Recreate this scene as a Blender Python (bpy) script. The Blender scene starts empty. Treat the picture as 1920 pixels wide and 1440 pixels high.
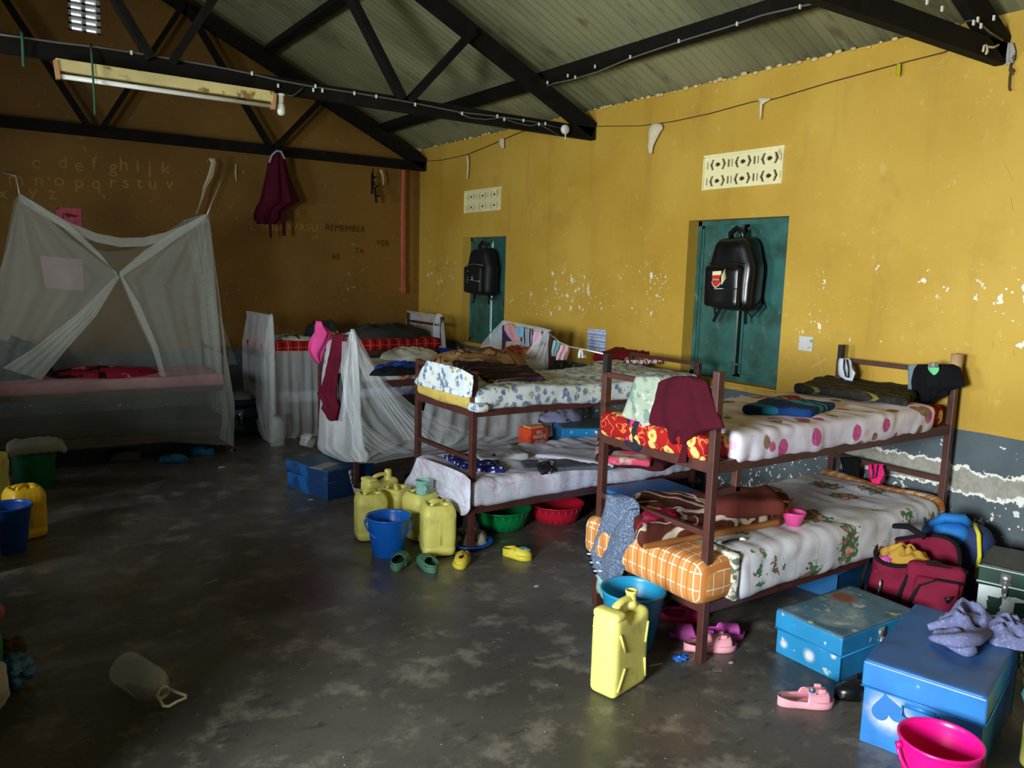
import bpy, bmesh, math, random
from math import sin, cos, pi, radians, sqrt, atan2, exp
from mathutils import Vector, Matrix, noise, Euler
V = Vector
scene = bpy.context.scene
COL = scene.collection

# ------------------------------------------------------------------ camera
YAW, PITCH, ROLL, FPX, CAMH = 0.596906, 0.139767, -0.0287573, 1500.0, 1.65
_f = V((sin(YAW)*cos(PITCH), cos(YAW)*cos(PITCH), -sin(PITCH)))
_r = V((cos(YAW), -sin(YAW), 0)); _d = _f.cross(_r)
R2 = _r*cos(ROLL) + _d*sin(ROLL); D2 = -_r*sin(ROLL) + _d*cos(ROLL)
cam_data = bpy.data.cameras.new('camera'); cam = bpy.data.objects.new('camera', cam_data)
COL.objects.link(cam); scene.camera = cam
cam_data.sensor_width = 36; cam_data.lens = FPX/1920*36; cam_data.clip_start = .05
m = Matrix.Identity(4)
for i in range(3):
    m[i][0] = R2[i]; m[i][1] = -D2[i]; m[i][2] = -_f[i]
m[2][3] = CAMH
cam.matrix_world = m

# ------------------------------------------------------------------ view, world and daylight
vs = scene.view_settings
vs.view_transform = 'Standard'; vs.look = 'None'; vs.gamma = 1; vs.use_curve_mapping = False
vs.exposure = -0.15
w = bpy.data.worlds.new('daylight'); scene.world = w; w.use_nodes = True
bg = w.node_tree.nodes['Background']; bg.inputs[0].default_value = (.80, .90, 1, 1); bg.inputs[1].default_value = 3.0

def area(name, loc, target, sx, sy, power, col, spread=180):
    l = bpy.data.lights.new(name, 'AREA'); l.shape = 'RECTANGLE'; l.size = sx; l.size_y = sy
    l.energy = power; l.color = col; l.spread = radians(spread)
    o = bpy.data.objects.new(name, l); COL.objects.link(o); o.location = loc
    o.rotation_euler = (V(target)-V(loc)).to_track_quat('-Z', 'Y').to_euler()
    return o
# daylight through the three windows of the left wall
SKYC = (.90, .985, 1.0)
area('daylight_window_near', (-2.50, 3.90, 1.52), (0, 3.80, 1.30), 1.02, .88, 110, SKYC, 150)
area('daylight_window_far', (-2.50, 7.25, 1.48), (0, 7.0, 1.35), .95, .85, 5, SKYC, 130)
area('daylight_window_behind', (-2.50, .50, 1.50), (0, 1.2, 1.10), 1.15, 1.1, 270, SKYC, 122)

# ------------------------------------------------------------------ picture point -> place (x, y or z known)
def ray(u, v): return R2*((u-960)/FPX) + D2*((v-720)/FPX) + _f
O = V((0, 0, CAMH))
def X(u, v, x): d = ray(u, v); return O + d*(x/d.x)
def Y(u, v, y): d = ray(u, v); return O + d*(y/d.y)
def Z(u, v, z=0.0): d = ray(u, v); return O + d*((z-CAMH)/d.z)
def PL(kind, val):
    if kind == 'x': return (lambda u, v: X(u, v, val)), V((-1, 0, 0))
    if kind == 'y': return (lambda u, v: Y(u, v, val)), V((0, -1, 0))
    (x0, y0), (x1, y1) = val
    n = V((y1-y0, -(x1-x0), 0)).normalized()
    if n.dot(V((x0, y0, 0))) > 0: n = -n
    def f(u, v):
        d = ray(u, v); t = (V((x0, y0, CAMH))-O).dot(n)/d.dot(n); return O+d*t
    return f, n

# ------------------------------------------------------------------ materials
def srgb(r, g, b):
    f = lambda c: (c/255/12.92) if c/255 <= .04045 else ((c/255+.055)/1.055)**2.4
    return (f(r), f(g), f(b), 1)
class NT:
    def __init__(s, name):
        s.m = bpy.data.materials.new(name); s.m.use_nodes = True; s.t = s.m.node_tree
        s.b = s.t.nodes['Principled BSDF']; s.tc = s.t.nodes.new('ShaderNodeTexCoord')
        s.co = s.tc.outputs['Object']
    def n(s, typ, **k):
        x = s.t.nodes.new(typ)
        for a, b in k.items(): setattr(x, a, b)
        return x
    def put(s, sock, val):
        if hasattr(val, 'is_output'): s.t.links.new(val, sock)
        else: sock.default_value = val
    def math(s, op, a, b=0.0, c=0.0, clamp=False):
        x = s.n('ShaderNodeMath', operation=op, use_clamp=clamp)
        s.put(x.inputs[0], a); s.put(x.inputs[1], b)
        if op in ('MULTIPLY_ADD', 'SMOOTH_MIN', 'COMPARE', 'WRAP'): s.put(x.inputs[2], c)
        return x.outputs[0]
    def ramp(s, a, lo, hi):
        x = s.n('ShaderNodeMapRange', interpolation_type='SMOOTHSTEP'); s.put(x.inputs[0], a)
        x.inputs[1].default_value = lo; x.inputs[2].default_value = hi; return x.outputs[0]
    def mapped(s, scale=(1, 1, 1), loc=(0, 0, 0), rot=(0, 0, 0), co=None):
        x = s.n('ShaderNodeMapping'); s.put(x.inputs[0], co or s.co)
        x.inputs[1].default_value = loc; x.inputs[2].default_value = rot; x.inputs[3].default_value = scale
        return x.outputs[0]
    def noise(s, scale, detail=3, co=None, rough=.55, dist=0):
        x = s.n('ShaderNodeTexNoise'); s.put(x.inputs['Vector'], co or s.co)
        x.inputs['Scale'].default_value = scale; x.inputs['Detail'].default_value = detail
        x.inputs['Roughness'].default_value = rough; x.inputs['Distortion'].default_value = dist
        return x.outputs[0]
    def voro(s, scale, co=None, rnd=1.0, feature='F1'):
        x = s.n('ShaderNodeTexVoronoi', feature=feature); s.put(x.inputs['Vector'], co or s.co)
        x.inputs['Scale'].default_value = scale; x.inputs['Randomness'].default_value = rnd
        return x
    def mix(s, fac, a, b):
        x = s.n('ShaderNodeMix', data_type='RGBA'); s.put(x.inputs[0], fac)
        s.put(x.inputs[6], a); s.put(x.inputs[7], b); return x.outputs[2]
    def xyz(s, co=None):
        x = s.n('ShaderNodeSeparateXYZ'); s.put(x.inputs[0], co or s.co); return x.outputs
    def warp(s, scale, amt, co=None):
        a = s.n('ShaderNodeTexNoise'); s.put(a.inputs['Vector'], co or s.co); a.inputs['Scale'].default_value = scale
        v = s.n('ShaderNodeVectorMath', operation='MULTIPLY_ADD'); s.put(v.inputs[0], a.outputs[1])
        v.inputs[1].default_value = (amt, amt, amt); s.put(v.inputs[2], co or s.co); return v.outputs[0]
    def bump(s, h, strength=.3, dist=.01):
        x = s.n('ShaderNodeBump'); x.inputs['Strength'].default_value = strength; x.inputs['Distance'].default_value = dist
        s.put(x.inputs['Height'], h); s.t.links.new(x.outputs[0], s.b.inputs['Normal'])

def mat(name, col, rough=.8, layers=(), bump=None, metal=0.0, vary=.12, vscale=6, sheen=0, trans=0, spec=None):
    """col: sRGB triple; layers: ('spot',scale,radius,col,seed) ('band',axis,period,width,col,offset) ('noise',scale,lo,hi,col,seed)
    ('grid', axes, period, width, col) ('flower',scale,r,col,centre,seed)"""
    s = NT(name); base = srgb(*col)
    c = base
    if vary:
        n = s.noise(vscale, 4); c = s.mix(s.ramp(n, .3, .7), tuple(x*(1-vary) for x in base[:3])+(1,), tuple(min(1, x*(1+vary)) for x in base[:3])+(1,))
    for L in layers:
        k = L[0]
        if k == 'spot' or k == 'flower':
            co = s.mapped(loc=(L[-1]*1.37, L[-1]*.71, L[-1]*.33))
            co = s.warp(L[1]*2.2, .25/L[1], co)
            d = s.voro(L[1], co).outputs['Distance']
            c = s.mix(s.ramp(d, L[2]*1.12, L[2]*.88), c, srgb(*L[3]))
            if k == 'flower': c = s.mix(s.ramp(d, L[2]*.5, L[2]*.35), c, srgb(*L[4]))
        elif k == 'leaf':   # pointed leaf with a midrib pattern
            co = s.mapped(loc=(L[-1]*1.37, L[-1]*.71, L[-1]*.33), scale=(1, 1, .8))
            d = s.voro(L[1], s.warp(L[1]*1.2, .12/L[1], co)).outputs['Distance']
            vein = s.ramp(s.math('ABSOLUTE', s.math('SUBTRACT', s.noise(40, 1, s.mapped(scale=(1, 1, .4))), .5)), .05, .02)
            c = s.mix(s.ramp(d, L[2]*1.08, L[2]*.92), c, s.mix(s.math('MULTIPLY', vein, .6), srgb(*L[3]), srgb(*L[4])))
        elif k == 'cluster':   # bunches: scale, radius, fine scale, four colours, seed
            co = s.mapped(loc=(L[-1]*1.37, L[-1]*.71, L[-1]*.33))
            d = s.math('ADD', s.voro(L[1], co).outputs['Distance'], s.math('MULTIPLY', s.math('SUBTRACT', s.noise(L[3]*.8, 3, co), .5), L[2]*1.6))
            cell = s.voro(L[3], s.warp(L[3], .5/L[3], co)); r_ = s.math('FRACT', s.math('MULTIPLY', s.xyz(cell.outputs['Color'])[0], 7.3))
            k1 = s.mix(s.math('GREATER_THAN', r_, .3), srgb(*L[4][0]), srgb(*L[4][1])); k1 = s.mix(s.math('GREATER_THAN', r_, .6), k1, srgb(*L[4][2])); k1 = s.mix(s.math('GREATER_THAN', r_, .82), k1, srgb(*L[4][3]))
            k1 = s.mix(s.math('MULTIPLY', s.math('GREATER_THAN', d, L[2]*.62), s.math('LESS_THAN', r_, .75)), k1, srgb(*L[4][0]))
            c = s.mix(s.math('LESS_THAN', d, L[2]*.8), c, k1)
        elif k == 'noise':
            co = s.mapped(loc=(L[-1]*1.7, L[-1]*.9, 0))
            c = s.mix(s.ramp(s.noise(L[1], 4, co), L[2], L[3]), c, srgb(*L[4]))
        elif k == 'scribble':
            co = s.mapped(loc=(L[-1]*1.7, L[-1]*.9, 0)); nn = s.noise(L[1], 1.5, co, dist=.6)
            a = s.math('ABSOLUTE', s.math('SUBTRACT', nn, .5))
            c = s.mix(s.ramp(a, L[2], L[2]*.5), c, srgb(*L[3]))
        elif k == 'band':
            x = s.xyz()[L[1]]; x = s.math('FRACT', s.math('ADD', s.math('DIVIDE', x, L[2]), L[5]))
            x = s.math('ABSOLUTE', s.math('SUBTRACT', x, .5)); hw = L[3]/L[2]/2
            c = s.mix(s.ramp(x, hw*1.15, hw*.85), c, srgb(*L[4]))
        elif k == 'one':   # a single stripe at a place: axis, centre, width, col
            x = s.math('ABSOLUTE', s.math('SUBTRACT', s.xyz()[L[1]], L[2]))
            c = s.mix(s.ramp(x, L[3]*.55, L[3]*.45), c, srgb(*L[4]))
        elif k == 'ball':   # blurred or crisp disc: centre, radius lo, hi, col
            v = s.n('ShaderNodeVectorMath', operation='DISTANCE'); s.put(v.inputs[0], s.co); v.inputs[1].default_value = L[1]
            dd = s.math('ADD', v.outputs['Value'], s.math('MULTIPLY', s.math('SUBTRACT', s.noise(18, 4), .5), L[2]*.9))
            c = s.mix(s.ramp(dd, L[3], L[2]), c, srgb(*L[4]))
    s.put(s.b.inputs['Base Color'], c); s.b.inputs['Roughness'].default_value = rough
    s.b.inputs['Metallic'].default_value = metal
    if spec is None and rough >= .8: spec = .15
    if spec is not None: s.b.inputs['Specular IOR Level'].default_value = spec
    if sheen: s.b.inputs['Sheen Weight'].default_value = sheen
    if trans: s.b.inputs['Transmission Weight'].default_value = trans
    if bump: s.bump(s.noise(bump[0], 3), bump[1], bump[2] if len(bump) > 2 else .004)
    return s.m

def net_mat(name, col, alpha, folds=0):
    s = NT(name); s.b.inputs['Base Color'].default_value = srgb(*col); s.b.inputs['Roughness'].default_value = .95
    a = s.math('MULTIPLY_ADD', s.noise(7, 3, s.mapped(scale=(1, 1, .25))), alpha*.7, alpha*.65)
    s.put(s.b.inputs['Alpha'], a); s.b.inputs['Specular IOR Level'].default_value = .1
    s.b.inputs['Subsurface Weight'].default_value = 0
    return s.m

# ------------------------------------------------------------------ objects
WM = {}     # world matrix of each thing by name
FR = [None] # current local frame
def world_of(o): return WM[o.name]
def props(o, label=None, cat=None, group=None, kind=None):
    if label: o['label'] = label
    if cat: o['category'] = cat
    if group: o['group'] = group
    if kind: o['kind'] = kind
def thing(name, label, cat, loc, rot=0, group=None, frame=True):
    o = bpy.data.objects.new(name, None); COL.objects.link(o); o.empty_display_size = .1
    M = Matrix.Translation(V(loc)) @ (rot if isinstance(rot, Matrix) else Matrix.Rotation(rot, 4, 'Z'))
    o.matrix_world = M; WM[o.name] = M; props(o, label, cat, group)
    FR[0] = M if frame else None
    return o
def fin(bm, name, mats, parent=None, label=None, cat=None, group=None, kind=None, smooth=True, bevel=0, frame=None, dbl=1e-5):
    if dbl: bmesh.ops.remove_doubles(bm, verts=bm.verts, dist=dbl)
    bmesh.ops.recalc_face_normals(bm, faces=bm.faces)
    F_ = FR[0] if (parent is not None and frame is None) else frame
    if F_: bm.transform(F_)
    if parent is not None: Mw = world_of(parent)
    else:
        xs = [v.co for v in bm.verts]
        Mw = Matrix.Identity(4)
    if parent is None or parent.type == 'MESH' or True:
        # own origin at the base centre
        vs_ = [Mw.inverted() @ v.co for v in bm.verts]
        c = V(((min(v.x for v in vs_)+max(v.x for v in vs_))/2, (min(v.y for v in vs_)+max(v.y for v in vs_))/2, min(v.z for v in vs_)))
        L = Matrix.Translation(c)
    bm.transform((Mw @ L).inverted())
    me = bpy.data.meshes.new(name)
    for p in bm.faces: p.smooth = smooth
    bm.to_mesh(me); bm.free()
    for x in (mats if isinstance(mats, (list, tuple)) else [mats]): me.materials.append(x)
    o = bpy.data.objects.new(name, me); COL.objects.link(o)
    if parent is not None: o.parent = parent
    o.matrix_local = L; WM[o.name] = Mw @ L
    props(o, label, cat, group, kind)
    if bevel:
        b = o.modifiers.new('bevel', 'BEVEL'); b.width = bevel; b.segments = 2; b.limit_method = 'ANGLE'
    return o
def struct(bm, name, mats, parent=None, smooth=False, **k):
    return fin(bm, name, mats, parent, kind='structure', smooth=smooth, **k)
def copy_tree(o, parent=None):
    c = o.copy(); COL.objects.link(c)
    if parent is not None:
        c.parent = parent
    for ch in o.children: copy_tree(ch, c)
    return c

# ------------------------------------------------------------------ shapes
def box(bm, a, b, mi=0):
    a, b = V(a), V(b); c = (a+b)/2; s = b-a
    r = bmesh.ops.create_cube(bm, size=1, matrix=Matrix.Translation(c) @ Matrix.Diagonal((abs(s.x), abs(s.y), abs(s.z), 1)))
    for v in r['verts']:
        for f in v.link_faces: f.material_index = mi
    return r['verts']
def bar(bm, p, q, w, h, up=(0, 0, 1), mi=0):
    p, q = V(p), V(q); d = (q-p); L = d.length; d.normalize(); up = V(up)
    s = d.cross(up)
    if s.length < 1e-4: s = d.cross(V((0, 1, 0)))
    s.normalize(); u = s.cross(d)
    M = Matrix(((d.x, s.x, u.x, 0), (d.y, s.y, u.y, 0), (d.z, s.z, u.z, 0), (0, 0, 0, 1)))
    M.translation = (p+q)/2
    r = bmesh.ops.create_cube(bm, size=1, matrix=M @ Matrix.Diagonal((L, w, h, 1)))
    for v in r['verts']:
        for f in v.link_faces: f.material_index = mi
    return r['verts']
def tube(bm, pts, r, n=8, mi=0, closed=False, cap=True):
    pts = [V(p) for p in pts]; N = len(pts); rings = []
    rad = r if isinstance(r, (list, tuple)) else [r]*N
    prev = None
    for i, p in enumerate(pts):
        if closed: t = pts[(i+1) % N]-pts[i-1]
        else: t = pts[min(i+1, N-1)]-pts[max(i-1, 0)]
        if t.length < 1e-9: t = V((0, 0, 1))
        t.normalize()
        if prev is None:
            a = t.cross(V((0, 0, 1)))
            if a.length < .05: a = t.cross(V((0, 1, 0)))
        else: a = prev - t*prev.dot(t)
        a.normalize(); prev = a; b = t.cross(a)
        rings.append([bm.verts.new(p+(a*cos(2*pi*k/n)+b*sin(2*pi*k/n))*rad[i]) for k in range(n)])
    for i in range(N if closed else N-1):
        A, B = rings[i], rings[(i+1) % N]
        for k in range(n):
            f = bm.faces.new((A[k], A[(k+1) % n], B[(k+1) % n], B[k])); f.material_index = mi
    if cap and not closed:
        for rg in (rings[0], rings[-1]):
            try: f = bm.faces.new(rg); f.material_index = mi
            except ValueError: pass
def lathe(bm, prof, c=(0, 0, 0), n=40, mi=0, sq=0, M=None):
    """prof: (r,z) list; sq: squareness of the plan"""
    c = V(c); rings = []
    for r, z in prof:
        if r < 1e-5:
            p = V((0, 0, z)); p = (M @ p) if M else p+c; rings.append([bm.verts.new(p)]); continue
        row = []
        for k in range(n):
            a = 2*pi*k/n; ca, sa = cos(a), sin(a); q = 1
            if sq: q = 1/((abs(ca)**sq+abs(sa)**sq)**(1/sq))
            p = V((r*q*ca, r*q*sa, z)); p = (M @ p) if M else p+c
            row.append(bm.verts.new(p))
        rings.append(row)
    for A, B in zip(rings, rings[1:]):
        for k in range(n):
            if len(A) == 1 and len(B) == 1: break
            if len(A) == 1: f = bm.faces.new((A[0], B[k], B[(k+1) % n]))
            elif len(B) == 1: f = bm.faces.new((A[k], A[(k+1) % n], B[0]))
            else: f = bm.faces.new((A[k], A[(k+1) % n], B[(k+1) % n], B[k]))
            f.material_index = mi
def grid(bm, f, nu, nv, mi=0, closed_u=False):
    g = [[bm.verts.new(f(i/nu, j/nv)) for i in range(nu+(0 if closed_u else 1))] for j in range(nv+1)]
    W = len(g[0])
    for j in range(nv):
        for i in range(nu):
            i2 = (i+1) % W
            fc = bm.faces.new((g[j][i], g[j][i2], g[j+1][i2], g[j+1][i])); fc.material_index = mi
def nz(p, s, seed=0): return noise.noise(V((p[0]*s+seed*7.3, p[1]*s-seed*3.1, p[2]*s+seed*1.7)))
def softbox(bm, L, W, H, r, res=.03, amp=0, nsc=5, seed=0, warp=None, mi=0, rid=0):
    """rounded box, centred in x,y, z from 0 to H; warp maps the local point to its place"""
    r = min(r, L/2*.98, W/2*.98, H/2*.98)
    n = [max(2, int(d/res)) for d in (L, W, H)]; half = V((L/2, W/2, H/2))
    def mp(p):
        q = V((max(-half[i]+r, min(half[i]-r, p[i])) for i in range(3)))
        d = p-q
        nn = d.normalized() if d.length > 1e-9 else V((0, 0, 1))
        o = q+nn*r if d.length > 1e-9 else p
        if amp:
            a = amp*nz(o, nsc, seed)
            if rid: a += rid*abs(nz((o.x*1.0, o.y*.6, o.z), nsc*1.9, seed+5))
            o = o+nn*a
        o = o+V((0, 0, H/2))
        return warp(o) if warp else o
    for ax in range(3):
        a1, a2 = [(1, 2), (0, 2), (0, 1)][ax]
        # spacing denser at the borders
        def sp(k, N, h):
            t = k/N*2-1; return h*(math.copysign(1-(1-abs(t))**1.35, t))
        for sgn in (-1, 1):
            rows = []
            for i in range(n[a1]+1):
                row = []
                for j in range(n[a2]+1):
                    p = V((0, 0, 0)); p[ax] = sgn*half[ax]; p[a1] = sp(i, n[a1], half[a1]); p[a2] = sp(j, n[a2], half[a2])
                    row.append(bm.verts.new(mp(p)))
                rows.append(row)
            for i in range(n[a1]):
                for j in range(n[a2]):
                    f = bm.faces.new((rows[i][j], rows[i+1][j], rows[i+1][j+1], rows[i][j+1])); f.material_index = mi
def at(x, y, z=0, rot=0): return Matrix.Translation((x, y, z)) @ Matrix.Rotation(rot, 4, 'Z')
def quadwarp(c4, z0, L, W, lift=None):
    """c4 = four places (world) in order; local x,y of a softbox of L x W is laid over them"""
    c4 = [V(p) for p in c4]
    def f(p):
        s = p.x/L+.5; t = p.y/W+.5
        b = (c4[0]*(1-s)+c4[1]*s)*(1-t)+(c4[3]*(1-s)+c4[2]*s)*t
        return V((b.x, b.y, z0+p.z+(lift(s, t) if lift else 0)))
    return f
def quad_soft(c4, z0, H, r=None, res=.02, amp=.006, nsc=9, seed=0, lift=None, rid=0):
    bm = bmesh.new(); c4 = [V(p) for p in c4]
    L = ((c4[1]-c4[0]).length+(c4[2]-c4[3]).length)/2; W = ((c4[3]-c4[0]).length+(c4[2]-c4[1]).length)/2
    softbox(bm, L, W, H, r or H*.45, res, amp, nsc, seed, quadwarp(c4, z0, L, W, lift), rid=rid)
    return bm
def interp_rows(rows, t):
    v = rows[0][0]+(rows[-1][0]-rows[0][0])*t
    for a, b in zip(rows, rows[1:]):
        if v <= b[0]+1e-6:
            k = (v-a[0])/max(1e-6, b[0]-a[0]); k = max(0, min(1, k)); return v, a[1]+(b[1]-a[1])*k, a[2]+(b[2]-a[2])*k
    return v, rows[-1][1], rows[-1][2]
def hang_bm(plane, rows, nf=3, amp=.012, th=.008, bulge=0, nc=22, nr=None, seed=0, wr=.004, off=0):
    """cloth hanging in a vertical plane; rows = (v, u_left, u_right) in the photo's pixels"""
    P, n = plane; bm = bmesh.new(); nr = nr or max(10, min(40, int((rows[-1][0]-rows[0][0])/4)))
    rnd = random.Random(seed); ph = rnd.uniform(0, 6); ph2 = rnd.uniform(0, 6)
    def base(s, t, side):
        v, l, r_ = interp_rows(rows, t); p = P(l+(r_-l)*s, v)
        env = min(1, 4*s, 4*(1-s))
        a = amp*(sin(2*pi*nf*s+ph+1.5*t)*.7+.3*sin(2*pi*nf*1.7*s+ph2-2*t))*(.35+.65*t)
        a += wr*nz(p, 22, seed)+bulge*sin(pi*s)*sin(pi*min(1, t*1.15+.1))
        return p+n*(off+a+side*(th/2*(.25+.75*env)+bulge*.5*sin(pi*s)))
    if th:
        grid(bm, lambda s, t: base(s, t, 1), nc, nr); grid(bm, lambda s, t: base(s, t, -1), nc, nr)
        for (fa) in (0, 1):
            grid(bm, lambda s, t: base(fa, t, 1-2*s), 1, nr)
            grid(bm, lambda s, t: base(s, fa, 1-2*t), nc, 1)
    else: grid(bm, lambda s, t: base(s, t, 0), nc, nr)
    return bm
def hang(name, label, cat, mt, plane, rows, parent=None, group=None, kind=None, **k):
    return fin(hang_bm(plane, rows, **k), name, mt, parent, label, cat, group, kind, frame=Matrix.Identity(4))
def heap_bm(c, rx, ry, h, seed=0, n=34, rot=0, rough=1.0):
    bm = bmesh.new(); c = V(c); top = []
    def rad(a): return 1+.22*nz((cos(a)*1.3, sin(a)*1.3, 0), 1.6, seed)
    def P(i, j):
        a = 2*pi*i; r = j; R = rad(a)
        x, y = rx*r*R*cos(a), ry*r*R*sin(a)
        z = h*(max(0, 1-r**2.6))**.5
        q = V((x, y, 0)); k = 1/max(rx, ry)
        rg = 1-abs(nz(q, 2.6*k, seed))*1.7*rough; z *= max(.25, .62+.5*rg*rough*.8)
        z += h*.22*nz(q, 5*k, seed+3)*min(1, (1-r)*3)
        x2, y2 = x*cos(rot)-y*sin(rot), x*sin(rot)+y*cos(rot)
        return c+V((x2, y2, max(.002, z)))
    grid(bm, lambda u, v: P(u, v), n, max(8, n//2), closed_u=True)
    grid(bm, lambda u, v: c+V(((P(u, 1)-c).x*v, (P(u, 1)-c).y*v, 0)), n, 2, closed_u=True)
    return bm
def heap(name, label, cat, mt, c, rx, ry, h, seed=0, rot=0, group=None, **k):
    return fin(heap_bm(c, rx, ry, h, seed, rot=rot, **k), name, mt, None, label, cat, group)
def text_mesh(s, size, M, mt, name, parent, kind=None, depth=.0006, space=1.0):
    cu = bpy.data.curves.new('t', 'FONT'); cu.body = s; cu.size = size; cu.extrude = depth; cu.space_character = space
    cu.align_x = 'CENTER'; cu.align_y = 'CENTER'; cu.resolution_u = 3
    o = bpy.data.objects.new('t', cu); COL.objects.link(o)
    bpy.context.view_layer.update()
    me = bpy.data.meshes.new_from_object(o); bpy.data.objects.remove(o)
    bm = bmesh.new(); bm.from_mesh(me); bpy.data.meshes.remove(me)
    return fin(bm, name, mt, parent, kind=kind, smooth=False, frame=M, dbl=0)
def facing(p, nrm, up=(0, 0, 1)):
    """matrix: local x right, y up, z out along nrm"""
    z = V(nrm).normalized(); x = V(up).cross(z).normalized(); y = z.cross(x)
    M = Matrix(((x.x, y.x, z.x, 0), (x.y, y.y, z.y, 0), (x.z, y.z, z.z, 0), (0, 0, 0, 1))); M.translation = V(p); return M
# ================================================================== ROOM
XW, XL, YB, YF = 4.52, -2.42, 8.717, -1.60
EAVE, SLOPE, RX = 3.02, .47, 1.05
def roofz(x): return EAVE + SLOPE*(XW-abs(x-RX)-RX)
DR, DB = .853, .745

def wall_mat(name, dado, base, base2, chips=1.0, peel=False, dark=(150, 112, 48)):
    s = NT(name); g = s.n('ShaderNodeNewGeometry'); s.co = g.outputs['Position']; z = s.xyz()[2]; y = s.xyz()[1]
    c = s.mix(s.ramp(s.noise(.9, 5), .32, .68), srgb(*base), srgb(*base2))
    c = s.mix(s.math('MULTIPLY', s.ramp(s.noise(2.6, 6, rough=.7), .52, .75), .35), c, srgb(*dark))
    st = s.noise(2.2, 5, s.mapped(scale=(1, 2.2, .25)))
    c = s.mix(s.math('MULTIPLY', s.ramp(st, .55, .8), .35), c, srgb(*dark))
    # scuffs in the worn band
    c = s.mix(s.math('MULTIPLY', s.ramp(s.noise(14, 6, rough=.75), .60, .68), .25), c, srgb(235, 205, 140))
    # grey lower band with its own dirt
    gr = s.mix(s.ramp(s.noise(3.5, 5), .3, .7), srgb(92, 102, 108), srgb(76, 86, 92))
    edge = s.math('MULTIPLY_ADD', s.noise(4, 2), .012, dado-.006)
    low = s.math('LESS_THAN', z, edge)
    c = s.mix(low, c, gr)
    # flaked paint
    zz = s.math('SUBTRACT', z, 1.48); band = s.ramp(s.math('ABSOLUTE', zz), .46, .12)
    lowm = s.math('MULTIPLY', low, .85)
    region = s.math('MAXIMUM', s.math('MULTIPLY', band, .85), lowm)
    region = s.math('MULTIPLY', region, s.math('MULTIPLY_ADD', s.ramp(s.noise(1.3, 3), .36, .58), .8, .2))
    fl = s.noise(17, 5, s.mapped(scale=(1, 1, .8)), rough=.62)
    th = s.math('MULTIPLY_ADD', region, -.135*chips, .745)
    fm = s.math('GREATER_THAN', fl, th)
    v = s.voro(26); sp = s.math('LESS_THAN', v.outputs['Distance'], s.math('MULTIPLY', s.math('MULTIPLY', region, region), .21*chips))
    c = s.mix(s.math('MAXIMUM', fm, sp), c, srgb(232, 228, 214))
    v2 = s.voro(7.5, s.warp(20, .07)); c = s.mix(s.math('LESS_THAN', v2.outputs['Distance'], s.math('MULTIPLY', s.math('MULTIPLY', lowm, s.ramp(s.noise(1.7, 3), .42, .66)), .26*chips)), c, srgb(214, 214, 206))
    if peel:
        wob = s.math('MULTIPLY_ADD', s.noise(3.1, 2), .10, .530)
        d = s.math('ABSOLUTE', s.math('SUBTRACT', z, wob))
        d = s.math('ADD', d, s.math('MULTIPLY', s.math('SUBTRACT', s.noise(8, 5, rough=.72), .5), .16))
        yy = s.math('MAXIMUM', s.math('SUBTRACT', y, 2.80), 0.0)
        d = s.math('MULTIPLY_ADD', yy, .35, d)
        c = s.mix(s.math('LESS_THAN', d, .075), c, srgb(232, 230, 220))
        c = s.mix(s.math('LESS_THAN', d, .060), c, s.mix(s.ramp(s.noise(30, 4), .4, .6), srgb(160, 156, 146), srgb(146, 141, 130)))
    s.put(s.b.inputs['Base Color'], c); s.b.inputs['Roughness'].default_value = .62
    s.b.inputs['Specular IOR Level'].default_value = .35
    s.bump(s.noise(9, 6), .25, .012)
    return s.m
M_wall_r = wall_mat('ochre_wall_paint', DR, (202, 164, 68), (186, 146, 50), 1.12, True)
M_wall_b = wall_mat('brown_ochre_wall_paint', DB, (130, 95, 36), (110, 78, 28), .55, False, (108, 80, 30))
M_reveal = mat('window_reveal_paint', (190, 145, 60), .7, [('noise', 9, .58, .7, (120, 90, 45), 2)])

# floor: polished dark cement, worn
s = NT('worn_cement_floor'); g = s.n('ShaderNodeNewGeometry'); s.co = g.outputs['Position']
c = s.mix(s.ramp(s.noise(1.3, 6), .35, .65), srgb(70, 67, 62), srgb(92, 87, 80))
c = s.mix(s.math('MULTIPLY', s.ramp(s.noise(4.5, 7, rough=.7), .50, .66), .75), c, srgb(134, 126, 114))
c = s.mix(s.math('MULTIPLY', s.ramp(s.noise(9, 5, s.mapped(scale=(1, 2.4, 1), rot=(0, 0, .5))), .58, .7), .5), c, srgb(44, 41, 40))
c = s.mix(s.math('GREATER_THAN', s.noise(60, 2), .78), c, srgb(140, 134, 124))
vv = s.voro(9, s.warp(6, .1)); c = s.mix(s.math('LESS_THAN', vv.outputs['Distance'], .035), c, srgb(28, 26, 25))
s.put(s.b.inputs['Base Color'], c)
rg = s.math('MULTIPLY_ADD', s.ramp(s.noise(3.1, 5, rough=.65), .35, .7), .22, .26)
s.put(s.b.inputs['Roughness'], rg); s.b.inputs['Specular IOR Level'].default_value = .42
s.bump(s.math('ADD', s.noise(7, 5), s.math('MULTIPLY', s.noise(45, 3), .25)), .20, .012)
M_floor = s.m
bm = bmesh.new(); box(bm, (XL-.2, YF-.2, -.12), (XW+.2, YB+.2, 0)); struct(bm, 'floor', M_floor)

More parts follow.
